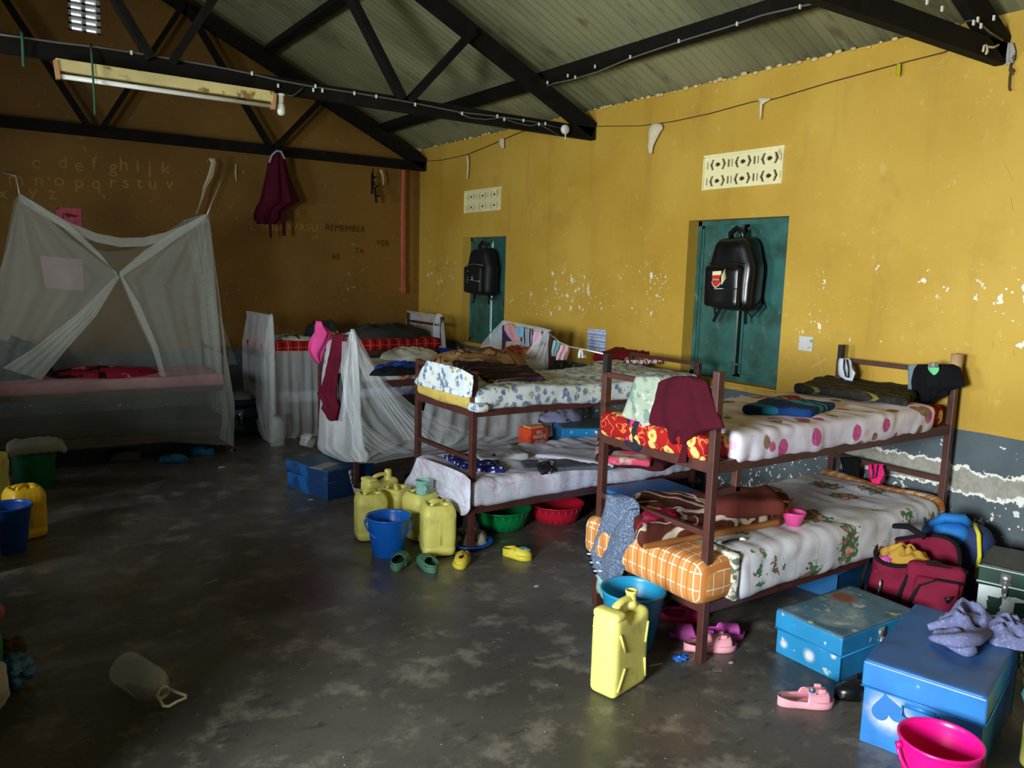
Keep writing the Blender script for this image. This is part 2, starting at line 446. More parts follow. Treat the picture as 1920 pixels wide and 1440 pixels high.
def wall_x(x0, x1, holes, name, m):
    """wall slab along y with rectangular holes (y0,y1,z0,z1), sorted by y"""
    bm = bmesh.new(); top = EAVE+.02; y = YF
    for (a, b, c, d) in holes:
        box(bm, (x0, y, 0), (x1, a, top)); box(bm, (x0, a, 0), (x1, b, c)) if c > 0.01 else None
        if isinstance(d, (int, float)): box(bm, (x0, a, d), (x1, b, top))
        y = b
    box(bm, (x0, y, 0), (x1, YB, top))
    return struct(bm, name, m, dbl=0)
W1 = (3.45, 4.345, .90, 2.065); W2 = (6.83, 7.69, .87, 2.0)
# the right wall: holes for the two steel windows; the ventilator blocks sit on its face
wall_r = wall_x(XW, XW+.20, [W1, W2], 'wall_right', M_wall_r)
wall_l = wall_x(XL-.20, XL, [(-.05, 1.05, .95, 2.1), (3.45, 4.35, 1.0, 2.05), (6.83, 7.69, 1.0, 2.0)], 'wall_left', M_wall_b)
# back wall with its gable and the ventilator opening
GX0, GX1, GZ0, GZ1 = .89, 1.16, 3.73, 4.13
bm = bmesh.new()
def prism(bm, poly, y0, y1):
    a = [bm.verts.new((x, y0, z)) for x, z in poly]; b = [bm.verts.new((x, y1, z)) for x, z in poly]
    bm.faces.new(a); bm.faces.new(b[::-1]); n = len(poly)
    for i in range(n): bm.faces.new((a[i], b[i], b[(i+1) % n], a[(i+1) % n]))
e = -.015
prism(bm, [(XL, 0), (XW, 0), (XW, EAVE), (XL, EAVE)], YB, YB+.2)
prism(bm, [(XL, EAVE), (GX0, EAVE), (GX0, roofz(GX0)+e), (XL, EAVE+.001)], YB, YB+.2)
prism(bm, [(GX1, EAVE), (XW, EAVE), (XW, EAVE+.001), (GX1, roofz(GX1)+e)], YB, YB+.2)
prism(bm, [(GX0, EAVE), (GX1, EAVE), (GX1, GZ0), (GX0, GZ0)], YB, YB+.2)
prism(bm, [(GX0, GZ1), (GX1, GZ1), (GX1, roofz(GX1)+e), (RX, roofz(RX)+e), (GX0, roofz(GX0)+e)], YB, YB+.2)
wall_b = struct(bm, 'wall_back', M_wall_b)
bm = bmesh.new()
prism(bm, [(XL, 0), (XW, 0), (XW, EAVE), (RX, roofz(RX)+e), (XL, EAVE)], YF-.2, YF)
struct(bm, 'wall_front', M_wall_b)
M_block = mat('ventilator_block_cement', (205, 205, 200), .8)
bm = bmesh.new()
for k in range(3): box(bm, (GX0+k*(GX1-GX0-.03)/2, YB+.02, GZ0), (GX0+.03+k*(GX1-GX0-.03)/2, YB+.14, GZ1))
for k in range(7): box(bm, (GX0, YB+.02, GZ0+k*.062), (GX1, YB+.14, GZ0+.018+k*.062))
struct(bm, 'window_3', M_block)

# roof: corrugated sheets, each lapping the next by a small step
s = NT('weathered_iron_sheet'); g = s.n('ShaderNodeNewGeometry'); s.co = g.outputs['Position']
c = s.mix(s.ramp(s.noise(1.4, 5, s.mapped(scale=(.3, 1.6, 1))), .3, .7), srgb(146, 144, 108), srgb(112, 112, 82))
c = s.mix(s.math('MULTIPLY', s.ramp(s.noise(5, 6, s.mapped(scale=(.35, 1.5, 1)), rough=.7), .56, .72), .7), c, srgb(86, 74, 56))
c = s.mix(s.math('MULTIPLY', s.ramp(s.noise(3, 5, s.mapped(scale=(.2, 2.5, 1), loc=(3, 1, 0)), rough=.7), .6, .75), .5), c, srgb(176, 176, 158))
s.put(s.b.inputs['Base Color'], c); s.b.inputs['Metallic'].default_value = .25; s.b.inputs['Roughness'].default_value = .6
M_roof = s.m
PITCHC, SHW = .077, .77
bm = bmesh.new()
y = 2.878-6*SHW
for sgn in (1, -1):
    yy = 2.878-6*SHW; k = 0
    while yy < YB+.15:
        y1 = min(yy+SHW+.03, YB+.2); n = int((y1-yy)/PITCHC*8)
        for side in range(1):
            def P(a, b):
                yv = yy+(y1-yy)*a; hor = (XW-RX+.35)*b; zz = EAVE+SLOPE*(XW-RX)-SLOPE*hor
                return V((RX+sgn*hor, yv, zz+.034+.014*sin(2*pi*yv/PITCHC)+.024*(1-a)))
            grid(bm, P, n, 3)
        yy += SHW
ceil = struct(bm, 'ceiling', M_roof, smooth=True, dbl=0)

# roof timbers
M_timber = mat('black_tarred_timber', (17, 14, 10), .85, [('noise', 5, .55, .75, (30, 25, 18), 1)], bump=(30, .3), vary=.3, vscale=9, spec=.2)
CH = .10
def truss(y, label, th=.06):
    t = thing('roof_truss', label, 'roof truss', (RX, y, 2.78), 0, 'roof trusses', frame=False)
    bm = bmesh.new(); bar(bm, (XL+.02, y, 2.83), (XW-.02, y, 2.83), th, CH); fin(bm, 'bottom_chord', M_timber, t, smooth=False)
    zt = lambda x: 2.905+.47*(XW-.12-abs(x-RX)-RX)
    for sg in (1, -1):
        bm = bmesh.new(); a = V((RX+sg*(XW-RX-.03), y, 2.86)); b = V((RX, y, zt(RX)))
        bar(bm, a, b, th, .13); fin(bm, 'rafter', M_timber, t, smooth=False)
    o = -.055
    for sg in (1, -1):
        for (xa, xb) in ((.06, .80), (1.62, .84), (1.68, 2.20)):
            bm = bmesh.new()
            bar(bm, (RX+sg*xa, y+o, 2.86), (RX+sg*xb, y+o, zt(RX+xb)-.02), .045, .095, up=(0, 1, 0)); 
            fin(bm, 'web_member', M_timber, t, smooth=False)
    FR[0] = None
    return t
truss(8.57, 'black timber roof truss standing close against the back wall')
truss(5.50, 'black timber roof truss over the middle of the room, carrying the tube light')
truss(2.20, 'black timber roof truss whose end shows at the top right corner')
for (x, lab) in ((4.02, 'black roof purlin nearest the eave with a cable run along it'), (2.70, 'black roof purlin in the middle of the slope, left of the two in view'), (1.38, 'black roof purlin beside the ridge')):
    bm = bmesh.new(); zc = roofz(x)-.03
    bar(bm, (x, YF, zc), (x, YB-.01, zc), .07, .10, up=(SLOPE, 0, 1)); fin(bm, 'purlin', M_timber, None, lab, 'roof beam', smooth=False)
    if x < 2: continue
bm = bmesh.new()
for x in (.72, -.60, -1.92): bar(bm, (x, YF, roofz(x)-.03), (x, YB-.01, roofz(x)-.03), .07, .10, up=(-SLOPE, 0, 1)) if x == -.60 else None
fin(bm, 'purlin', M_timber, None, 'black roof purlin on the left slope beyond the ridge', 'roof beam', smooth=False)

# mortar lumps along the eave, plaster around the truss ends
M_mortar = mat('pale_mortar', (205, 180, 120), .9)
M_white = mat('white_plastic', (225, 222, 210), .5)
bm = bmesh.new(); rnd = random.Random(3)
yy = 2.4
while yy < 8.6:
    r_ = rnd.uniform(.008, .022)
    bmesh.ops.create_icosphere(bm, subdivisions=1, radius=r_, matrix=Matrix.Translation((XW-.008, yy, EAVE+.015+rnd.uniform(-.006, .01))) @ Matrix.Diagonal((.6, 1.6, .9, 1))); yy += rnd.uniform(.035, .11)
struct(bm, 'trim_1', M_mortar, dbl=0, smooth=True)

# steel windows
M_green = mat('green_window_enamel', (52, 98, 92), .38, [('noise', 4, .45, .7, (42, 72, 62), 4), ('noise', 11, .62, .75, (96, 112, 90), 8)], vary=.2)
M_steel = mat('bare_rubbed_steel', (190, 205, 200), .25, metal=.8)
def steel_window(n, W, gap, rodmat):
    y0, y1, z0, z1 = W; xf = XW+.125
    bm = bmesh.new(); t = .035
    for a, b in (((xf-.02, y0, z0), (xf+.02, y0+t, z1)), ((xf-.02, y1-t, z0), (xf+.02, y1, z1)), ((xf-.02, y0, z1-t), (xf+.02, y1, z1)), ((xf-.02, y0, z0), (xf+.02, y1, z0+t))): box(bm, a, b)
    o = struct(bm, 'window_%d' % n, M_green)
    ym = (y0+y1)/2
    for (a, b) in ((y0+t+gap*.3, ym-.012-gap/2), (ym+.012+gap/2, y1-t-gap)):
        bm = bmesh.new(); box(bm, (xf+.0, a, z0+t), (xf+.006, b, z1-t))
        for q in ((a, a+.02), (b-.02, b)): box(bm, (xf-.012, q[0], z0+t), (xf, q[1], z1-t))
        for q in ((z0+t, z0+t+.02), (z1-t-.02, z1-t)): box(bm, (xf-.012, a, q[0]), (xf, b, q[1]))
        leaf = struct(bm, 'shutter_leaf', M_green, o)
    bm = bmesh.new(); tube(bm, [(xf-.028, ym+.008, z0+.05), (xf-.028, ym+.008, z1-.03)], .008); struct(bm, 'bolt_rod', rodmat, leaf, smooth=True)
    bm = bmesh.new()
    for zz in (z0+.12, z1-.12): box(bm, (xf-.035, ym-.03, zz), (xf-.012, ym+.045, zz+.012))
    struct(bm, 'bolt_guide', M_green, o)
    bm = bmesh.new()   # the plastered sill slopes into the room
    a = [(XW-.01, z0-.035), (XW+.20, z0-.035), (XW+.20, z0), (xf, z0+.004), (XW-.01, z0-.012)]
    va = [bm.verts.new((x, y0, z)) for x, z in a]; vb = [bm.verts.new((x, y1, z)) for x, z in a]
    bm.faces.new(va); bm.faces.new(vb[::-1])
    for i in range(5): bm.faces.new((va[i], vb[i], vb[(i+1) % 5], va[(i+1) % 5]))
    struct(bm, 'window_sill', M_reveal, o)
    bm = bmesh.new(); box(bm, (XW+.19, y0-.05, z0), (XW+.2, y1+.05, z1)) if gap < .004 else None
    if len(bm.verts): struct(bm, 'outer_board', M_green, o)
    else: bm.free()
steel_window(1, W1, .002, M_steel); steel_window(2, W2, .006, M_green)

# pierced ventilator blocks set over the windows
M_cream = mat('cream_painted_block', (236, 226, 172), .7, [('noise', 6, .62, .72, (190, 165, 110), 1)], bump=(20, .3), vary=.05)
M_hole = mat('hole_shade', (70, 45, 28), .9)  # dark colour stands in for the shade deep in the holes
def vent(y1, y0, z0, z1, lab, seed):
    t = thing('ventilator_block', lab, 'ventilator block', (XW, (y0+y1)/2, z0), 0, 'ventilator blocks above the windows', frame=False)
    W, H = y1-y0, z1-z0; n, mrow = 120, 44; bm = bmesh.new()
    def hole(a, b):     # a across 0..3 cells, b over 2 rows
        k = a % 1.0; q = (b % 1.0-.5)*2
        if abs(q) > .62: return False
        if abs(k-.10) < .035 and abs(q) < .5: return True
        if abs(k-(.25+.13*abs(q))) < .045 and abs(q) < .62: return True
        if (k-.52)**2*6+q*q < .06: return True
        if abs(k-(.80-.13*abs(q))) < .045 and abs(q) < .62: return True
        return abs(k-.96) < .03 and abs(q) < .5
    g = {}
    def vt(i, j):
        if (i, j) not in g: g[i, j] = bm.verts.new((XW-.012, y1-W*i/n, z0+H*j/mrow))
        return g[i, j]
    for i in range(n):
        for j in range(mrow):
            if 1 < i < n-2 and 2 < j < mrow-3 and hole((i+.5)/n*3, (j+.5)/mrow*2): continue
            bm.faces.new((vt(i, j), vt(i+1, j), vt(i+1, j+1), vt(i, j+1)))
    r_ = bmesh.ops.extrude_face_region(bm, geom=bm.faces[:])
    bmesh.ops.translate(bm, verts=[v for v in r_['geom'] if isinstance(v, bmesh.types.BMVert)], vec=(.012, 0, 0))
    fin(bm, 'pierced_face', M_cream, t, smooth=False, dbl=0)
    bm = bmesh.new(); box(bm, (XW-.002, y0+.004, z0+.004), (XW+.004, y1-.004, z1-.004)); fin(bm, 'shade_backing', M_hole, t, smooth=False)
    bm = bmesh.new()
    for a, b in (((XW-.022, y0-.012, z1-.006), (XW, y1+.012, z1+.014)), ((XW-.022, y1, z0-.006), (XW, y1+.012, z1))): box(bm, a, b)
    fin(bm, 'plaster_edge', M_cream, t, smooth=False)
vent(4.205, 3.525, 2.28, 2.51, 'cream pierced cement ventilator block above the nearer green window, larger in view', 1)
vent(7.635, 6.95, 2.263, 2.48, 'cream pierced cement ventilator block above the far window near the corner', 2)

# writing scratched and chalked on the back wall
M_chalk = mat('chalk_marks', (160, 124, 70), .9, vary=0); M_char = mat('charcoal_marks', (70, 45, 22), .9, vary=0)
M_chalk2 = mat('faint_chalk_marks', (204, 168, 92), .9, vary=0)
def wtext(s_, u, v, size, m, kind='back', rot=0, space=1.0):
    if kind == 'back': p = Y(u, v, YB-.002); M = facing(p, (0, -1, 0)); par = wall_b
    else: p = X(u, v, XW-.002); M = facing(p, (-1, 0, 0)); par = wall_r
    text_mesh(s_, size, M @ Matrix.Rotation(rot, 4, 'Z'), m, 'wall_writing', par, 'structure', .0005, space)
for ch, u, v in zip('cdefghijk', (67, 118, 148, 176, 212, 232, 258, 281, 310), (305, 305, 310, 307, 313, 309, 312, 315, 316)): wtext(ch, u, v, .17, M_chalk)
for ch, u, v in zip('mnopqrstuv', (30, 73, 111, 148, 180, 211, 236, 262, 286, 318), (336, 338, 338, 342, 344, 342, 342, 343, 344, 345)): wtext(ch, u, v, .17, M_chalk)
for ch, u, v in zip('xyz', (5, 62, 98), (362, 360, 363)): wtext(ch, u, v, .17, M_chalk)
wtext('REMEMBER', 648, 429, .10, M_char); wtext('YER', 718, 457, .10, M_char); wtext('RE', 630, 482, .09, M_char); wtext('TA', 674, 471, .09, M_char)
wtext('L', 474, 426, .11, M_chalk); wtext('M', 497, 427, .10, M_chalk); wtext('NA', 520, 428, .09, M_chalk); wtext('WASU', 568, 427, .115, M_chalk, space=1.1); wtext('WI', 590, 445, .06, M_chalk)
wtext('44', 1071, 356, .085, M_chalk2, 'r', space=1.1); wtext('I', 1057, 364, .075, M_chalk2, 'r'); wtext('SOY', 1029, 374, .07, M_chalk2, 'r'); wtext('L  Y', 992, 385, .07, M_chalk2, 'r'); wtext('U', 1015, 401, .08, M_chalk2, 'r'); wtext('N', 1044, 392, .06, M_chalk2, 'r')
wtext('L', 1503, 677, .11, M_chalk2, 'r', -.3); wtext('X', 1536, 682, .15, M_chalk2, 'r', -.3)
# straight mortise marks scratched on the right wall
bm = bmesh.new(); rnd = random.Random(11)
for (u0, v0, u1, v1) in ((1866, 645, 1885, 640), (1885, 640, 1900, 645), (1900, 655, 1902, 668), (1868, 665, 1890, 670), (1621, 655, 1627, 665), (1863, 652, 1860, 640), (1880, 300, 1900, 340), (1895, 120+250, 1899, 395)):
    a, b = X(u0, v0, XW-.001), X(u1, v1, XW-.001); bar(bm, a, b, .002, .006, up=(1, 0, 0))
fin(bm, 'wall_scratches', M_chalk2, wall_r, kind='structure', smooth=False)
# ================================================================== BUNK BEDS
M_brown = mat('red_brown_bed_enamel', (74, 40, 34), .45, [('noise', 14, .62, .74, (46, 26, 22), 3)], vary=.18, vscale=12)
M_black = mat('black_paint', (22, 20, 20), .5)
def bed(label, x0, y0, L, W, foot_h, head_h, up, low, t=.036, footrails=(), headrails=(), caps=(), side=.052):
    """foot end at x0 (towards the aisle); up/low = (bottom, top) of the two tiers' rails"""
    b = thing('bunk_bed', label, 'bunk bed', (x0+L/2, y0+W/2, 0), 0, 'brown steel bunk beds', frame=False)
    def part(name, segs, lab=None, m=M_brown, hh=.03):
        bm = bmesh.new()
        for p, q, w_, h_ in segs: bar(bm, p, q, w_, h_)
        fin(bm, name, m, b, lab, smooth=False, bevel=.003)
    for k, (x, y, h) in enumerate(((x0, y0, foot_h), (x0, y0+W, foot_h), (x0+L, y0, head_h), (x0+L, y0+W, head_h))):
        cap_ = caps[k] if k < len(caps) else 0
        bm = bmesh.new(); box(bm, (x-t/2, y-t/2, 0), (x+t/2, y+t/2, h-cap_)); p = fin(bm, 'post', M_brown, b, smooth=False, bevel=.003)
        if cap_:
            bm = bmesh.new(); box(bm, (x-t*.42, y-t*.42, h-cap_), (x+t*.42, y+t*.42, h)); fin(bm, 'post_end', M_black, p, 'black post end', smooth=False)
    for z0, z1 in (up, low):
        zc, hh = (z0+z1)/2, z1-z0
        for y in (y0, y0+W): part('side_rail', [((x0, y, zc), (x0+L, y, zc), .03, hh)])
        for x in (x0, x0+L): part('end_rail', [((x, y0, zc), (x, y0+W, zc), .03, hh)])
        part('mattress_slats', [((x0+L*(k+.5)/9, y0, z1-.02), (x0+L*(k+.5)/9, y0+W, z1-.02), .035, .008) for k in range(9)])
    for z in footrails: part('foot_rail', [((x0, y0, z), (x0, y0+W, z), .026, .026)])
    for z in headrails: part('head_rail', [((x0+L, y0, z), (x0+L, y0+W, z), .026, .026)])
    return b
B1 = bed('brown steel bunk bed nearest the viewer, with clothes hung over its foot rail', 2.54, 2.225, 1.885, .697, 1.268, 1.262, (.835, .887), (.222, .268), footrails=(1.17, .572), headrails=(1.17, .572), caps=(0, .09, 0, .09))
bm = bmesh.new(); bar(bm, (2.69, 2.225, .84), (2.69, 2.225, .74), .03, .03); bar(bm, (2.56, 2.225, .752), (2.705, 2.225, .752), .03, .028)
fin(bm, 'ladder_step', M_brown, B1, smooth=False, bevel=.003)
bm = bmesh.new(); tube(bm, [(4.425, 2.225, 1.135), (4.425, 2.225, 1.275)], .030, 20)
o = fin(bm, 'cardboard_tube', mat('tan_cardboard', (178, 148, 108), .8), None, 'tan cardboard tube slipped over the top of the nearest wall-side bed post', 'cardboard tube')
B2 = bed('brown steel bunk bed second from the viewer, blue-flowered sheet on its upper mattress', 2.39, 3.906, 1.85, .69, 1.073, 1.05, (.805, .855), (.225, .275), footrails=(1.055, .553), headrails=(1.04, .5))
B3 = bed('brown steel bunk bed wrapped in a torn white net, third from the viewer', 2.25, 5.28, 1.72, .70, 1.19, 1.17, (.79, .84), (.24, .30), footrails=(1.06, .55), headrails=(1.06, .55))
B4 = bed('brown steel bunk bed farthest along the right wall, red plaid mattress on top', 2.33, 7.46, 1.82, .78, 1.15, 1.15, (.77, .82), (.28, .33), footrails=(1.06, .5), headrails=(1.06, .5))
B5 = bed('dark steel bunk bed standing against the back wall under the large white net', -.10, 7.08, 1.91, .80, .94, .94, (.56, .61), (.17, .22), footrails=(.88,), headrails=(.88,))

# the other row of beds, added along the left wall, just beyond the left edge of the picture
# ------------------------------------------------------------------ mattresses
def mattress(label, c4, z0, H, m, seed=1, r=None, amp=.012, lift=None, group='mattresses on the bunk beds', name='mattress'):
    bm = quad_soft([V((a, b, 0)) for a, b in c4], z0, H, r or H*.30, .03, amp, 4, seed, lift)
    o = fin(bm, name, m, None, label, 'mattress', group); return o
def sheet_on(parent, c4, z0, H, m, seed=2, amp=.010, lab=None, r=None, rid=.012, lift=None, name='sheet'):
    bm = quad_soft([V((a, b, 0)) for a, b in c4], z0, H, r or H*.26, .018, amp, 5, seed, lift, rid=rid)
    return fin(bm, name, m, parent, lab, frame=Matrix.Identity(4))
def R4(x0, x1, y0, y1): return [(x0, y0), (x1, y0), (x1, y1), (x0, y1)]
M_foam = mat('old_yellow_foam', (205, 178, 92), .9, [('noise', 12, .5, .7, (160, 130, 60), 2)], bump=(40, .4))
M_redflower = mat('red_golden_flower_print', (150, 24, 24), .8, [('scribble', 14, .022, (206, 110, 60), 3), ('flower', 12.5, .34, (222, 186, 110), (206, 120, 40), 1)], bump=(9, .3))
M_leafsheet = mat('white_pink_leaf_sheet', (214, 208, 222), .8, [('noise', 5, .55, .75, (200, 188, 196), 1), ('spot', 9, .19, (226, 178, 196), 7), ('leaf', 7.5, .27, (196, 90, 142), (160, 52, 104), 2), ('leaf', 6.8, .23, (146, 116, 92), (100, 76, 60), 5)], bump=(10, .35))
mt = mattress('red golden-flowered mattress on the top tier of the nearest bunk bed', R4(2.50, 4.40, 2.245, 2.925), .875, .115, M_redflower, 3)
sheet_on(mt, R4(2.66, 4.23, 2.200, 2.94), .872, .132, M_leafsheet, 4, lab='white sheet printed with pink and brown leaves', lift=lambda s, t: -.008+.03*(s > .9)*(s-.9)*4)
M_orangeplaid = mat('orange_checked_cotton', (206, 140, 78), .8, [('band', 0, .062, .005, (236, 216, 190), .1), ('band', 1, .062, .005, (236, 216, 190), .3), ('band', 2, .075, .005, (236, 216, 190), .35), ('band', 1, .062, .012, (190, 118, 60), .8)], bump=(12, .3))
M_rose = mat('white_rose_bouquet_sheet', (202, 202, 210), .8, [('band', 0, .16, .004, (182, 172, 160), .2), ('band', 1, .16, .004, (182, 172, 160), .4), ('cluster', 4.2, .42, 36, [(70, 118, 84), (196, 122, 108), (216, 164, 148), (150, 84, 76)], 3)], bump=(8, .3))
mt = mattress('orange checked mattress on the lower tier of the nearest bunk bed', [(2.46, 2.19), (4.44, 2.19), (4.44, 2.96), (2.475, 2.995)], .262, .20, M_orangeplaid, 5, amp=.015, lift=lambda s, t: .02*(s > .93))
rs = sheet_on(mt, R4(2.68, 4.33, 2.165, 2.945), .262, .218, M_rose, 6, lab='white sheet printed with bunches of roses and a dark leafy border', lift=lambda s, t: -.004)
M_border = mat('dark_leaf_border', (88, 96, 80), .85, [('noise', 26, .45, .55, (200, 192, 178), 2)])
bm = quad_soft([V((2.655, 2.163, 0)), V((2.695, 2.163, 0)), V((2.695, 2.946, 0)), V((2.655, 2.946, 0))], .26, .2205, .075, .02, .008, 5, 6)
fin(bm, 'leaf_border', M_border, rs, 'dark leafy border stripe', frame=Matrix.Identity(4))
M_blueflower = mat('white_blue_flower_sheet', (208, 216, 218), .8, [('cluster', 19, .50, 60, [(120, 138, 176), (94, 112, 150), (150, 160, 176), (130, 146, 140)], 1), ('cluster', 19, .28, 60, [(206, 184, 110), (180, 160, 100), (210, 196, 140), (140, 150, 130)], 5)], bump=(9, .3))
M_pinksheet = mat('white_faint_pink_sheet', (206, 210, 226), .75, [('noise', 7, .52, .72, (196, 178, 200), 3), ('scribble', 11, .025, (206, 178, 196), 2)], bump=(9, .35))
mt = mattress('yellow foam mattress with blue-flowered sheet, top tier of the second bunk bed', R4(2.36, 4.20, 3.92, 4.59), .845, .10, M_foam, 7)
sh2 = sheet_on(mt, R4(2.385, 4.22, 3.865, 4.60), .842, .122, M_blueflower, 8, lab='white sheet printed with small blue flowers', lift=lambda s, t: .012*sin(9*s))
hang('sheet_flap', None, None, M_blueflower, PL('x', 2.335), [(676, 800, 802), (690, 791, 862), (704, 784, 887), (716, 776, 888), (722, 782, 887), (734, 830, 886), (745, 868, 885)], sh2, amp=.005, th=.006, nf=4)
bm = bmesh.new(); softbox(bm, .10, .12, .055, .026, .02, .006, 8, 3, lambda p: p+V((2.40, 3.875, .842))); fin(bm, 'tucked_corner', M_blueflower, sh2, frame=Matrix.Identity(4))
mt = mattress('mattress with a pale pinkish sheet on the lower tier of the second bunk bed', R4(2.40, 4.20, 3.90, 4.59), .268, .14, M_pinksheet, 9)
sh2 = sheet_on(mt, R4(2.37, 4.22, 3.868, 4.605), .272, .155, M_pinksheet, 10, rid=.02)
hang('sheet_flap', None, None, M_pinksheet, PL('x', 2.335), [(858, 783, 790), (872, 775, 830), (888, 768, 868), (900, 760, 882), (913, 754, 882), (921, 800, 882), (932, 826, 881), (945, 842, 881), (956, 856, 880), (966, 868, 873)], sh2, amp=.014, th=.006, nf=5, nc=30)
M_greyquilt = mat('grey_white_quilt', (178, 178, 172), .85, [('scribble', 8, .03, (120, 92, 70), 4), ('noise', 5, .52, .62, (92, 76, 84), 6)], bump=(8, .35))
M_whitebed = mat('white_bedding', (205, 205, 208), .85, bump=(8, .35))
mattress('white-covered mattress piled with clothes, top tier of the netted third bunk bed', R4(2.28, 3.94, 5.28, 5.97), .83, .10, M_whitebed, 11)
mattress('thick mauve-brown patterned mattress on the lower tier inside the torn net', R4(2.27, 3.95, 5.30, 5.97), .295, .17, mat('mauve_brown_print', (112, 92, 98), .85, [('scribble', 6, .035, (176, 160, 140), 3), ('noise', 4, .56, .62, (170, 140, 140), 8)]), 12)
M_plaid = mat('red_plaid_blanket', (168, 24, 28), .85, [('band', 0, .105, .030, (120, 14, 20), .1), ('band', 0, .105, .006, (220, 150, 120), .6), ('band', 2, .06, .004, (205, 120, 96), .3)], bump=(10, .4))
mattress('red plaid covered mattress on the top tier of the farthest bunk bed', R4(2.28, 4.16, 7.44, 8.22), .815, .115, M_plaid, 13, amp=.02)
mattress('white and blue covered mattress on the lower tier of the farthest bunk bed', R4(2.32, 4.15, 7.48, 8.22), .325, .12, mat('white_blue_print', (176, 186, 206), .85, [('noise', 7, .5, .6, (110, 120, 160), 4), ('spot', 9, .22, (190, 96, 96), 2)]), 14)
M_pinkbed = mat('dull_pink_bedding', (182, 116, 128), .85, [('noise', 3, .5, .65, (200, 150, 155), 4)], bump=(8, .4))
mattress('pink-covered mattress on the bed under the large white net', R4(-.12, 1.80, 7.06, 7.86), .60, .10, M_pinkbed, 15)
mattress('dark lower mattress behind the hem of the large white net', R4(-.10, 1.80, 7.10, 7.86), .215, .10, mat('dark_bedding', (60, 60, 66), .9), 16)

# ------------------------------------------------------------------ cloth on the beds
def zquad(px, z): return [Z(u, v, z) for u, v in px]
def folded(name, label, cat, m, px, z, H, seed=1, amp=.008, r=None, lift=None, group=None, rid=.01, res=.02):
    return fin(quad_soft(zquad(px, z), z, H, r, res, amp, 9, seed, lift, rid=rid), name, m, None, label, cat, group)
M_maroon = mat('maroon_school_cloth', (70, 12, 28), .88, bump=(60, .15))
M_maroon2 = mat('deep_maroon_cloth', (92, 16, 38), .85, bump=(60, .15))
# nearest bed, top tier
folded('folded_blanket', 'dark olive-striped blanket folded at the wall end of the nearest top bunk', 'blanket', mat('dark_striped_wool', (38, 36, 32), .9, [('band', 0, .07, .009, (116, 108, 48), .3), ('noise', 30, .5, .7, (56, 54, 46), 3)], bump=(40, .4)),
       ((1487, 735), (1700, 762), (1735, 738), (1570, 708)), 1.008, .045, 3, .010)
M_towel = mat('blue_teal_striped_towel', (24, 58, 112), .95, [('band', 0, .26, .05, (36, 116, 138), .2), ('one', 0, .07, .012, (92, 176, 186)), ('one', 0, .10, .012, (92, 176, 186)), ('one', 0, .15, .012, (92, 176, 186))], bump=(60, .5))
folded('folded_towel', 'folded blue towel with teal stripes lying on the nearest top bunk', 'towel', M_towel, ((1390, 775), (1520, 783), (1567, 768), (1440, 757)), 1.0, .038, 4, .006)
# nearest bed, foot rail
PF = PL('x', 2.515)
hang('draped_garment', 'maroon garment draped over the foot rail of the nearest bunk bed', 'garment', M_maroon, PF,
     [(705, 1268, 1300), (710, 1250, 1318), (716, 1237, 1326), (745, 1231, 1334), (775, 1222, 1342), (790, 1218, 1350), (803, 1224, 1354), (812, 1236, 1318), (822, 1243, 1305), (832, 1262, 1292)], amp=.016, th=.03, nf=2.3, nc=34, bulge=.018, seed=4)
hang('garment_tie', 'narrow maroon cloth end hanging below the draped garment, nearest bunk bed', 'cloth strip', M_maroon, PL('x', 2.50), [(812, 1283, 1292), (830, 1279, 1290), (850, 1275, 1288), (868, 1271, 1286)], amp=.003, th=.006, nf=1, nc=6)
M_pale = mat('pale_green_rose_print', (158, 168, 150), .85, [('noise', 14, .52, .60, (112, 134, 124), 3), ('noise', 17, .60, .66, (186, 186, 172), 9), ('flower', 7.0, .22, (176, 104, 104), (196, 150, 142), 4)], bump=(20, .3))
hang('draped_cloth', 'pale green cloth with a pink rose over the foot rail, nearest bunk bed', 'cloth', M_pale, PL('x', 2.512),
     [(706, 1192, 1232), (712, 1189, 1240), (740, 1180, 1236), (765, 1172, 1228), (780, 1166, 1222), (786, 1180, 1220), (790, 1200, 1222), (798, 1206, 1221)], amp=.008, th=.02, nf=2, bulge=.01, seed=2)
M_dark = mat('charcoal_knit', (40, 40, 50), .9, bump=(50, .3)); M_hotpink = mat('hot_pink_cloth', (226, 40, 118), .8)
t = thing('hanging_shorts', 'charcoal garment with hot pink bands hanging below the pale cloth', 'garment', X(1192, 840, 2.53), 0, frame=False)
hang('body', None, None, M_dark, PL('x', 2.528), [(784, 1176, 1210), (800, 1174, 1214), (820, 1171, 1216), (832, 1172, 1214), (838, 1180, 1212), (846, 1190, 1202)], t, amp=.01, th=.025, nf=2, bulge=.012)
hang('pink_band', None, None, M_hotpink, PL('x', 2.505), [(786, 1184, 1191), (800, 1180, 1189), (812, 1175, 1183), (825, 1172, 1180)], t, amp=.002, th=.006, nf=1, nc=5)
hang('pink_band', None, None, M_hotpink, PL('x', 2.505), [(786, 1198, 1204), (805, 1200, 1208), (820, 1205, 1214), (832, 1208, 1218)], t, amp=.002, th=.006, nf=1, nc=5)
FR[0] = None
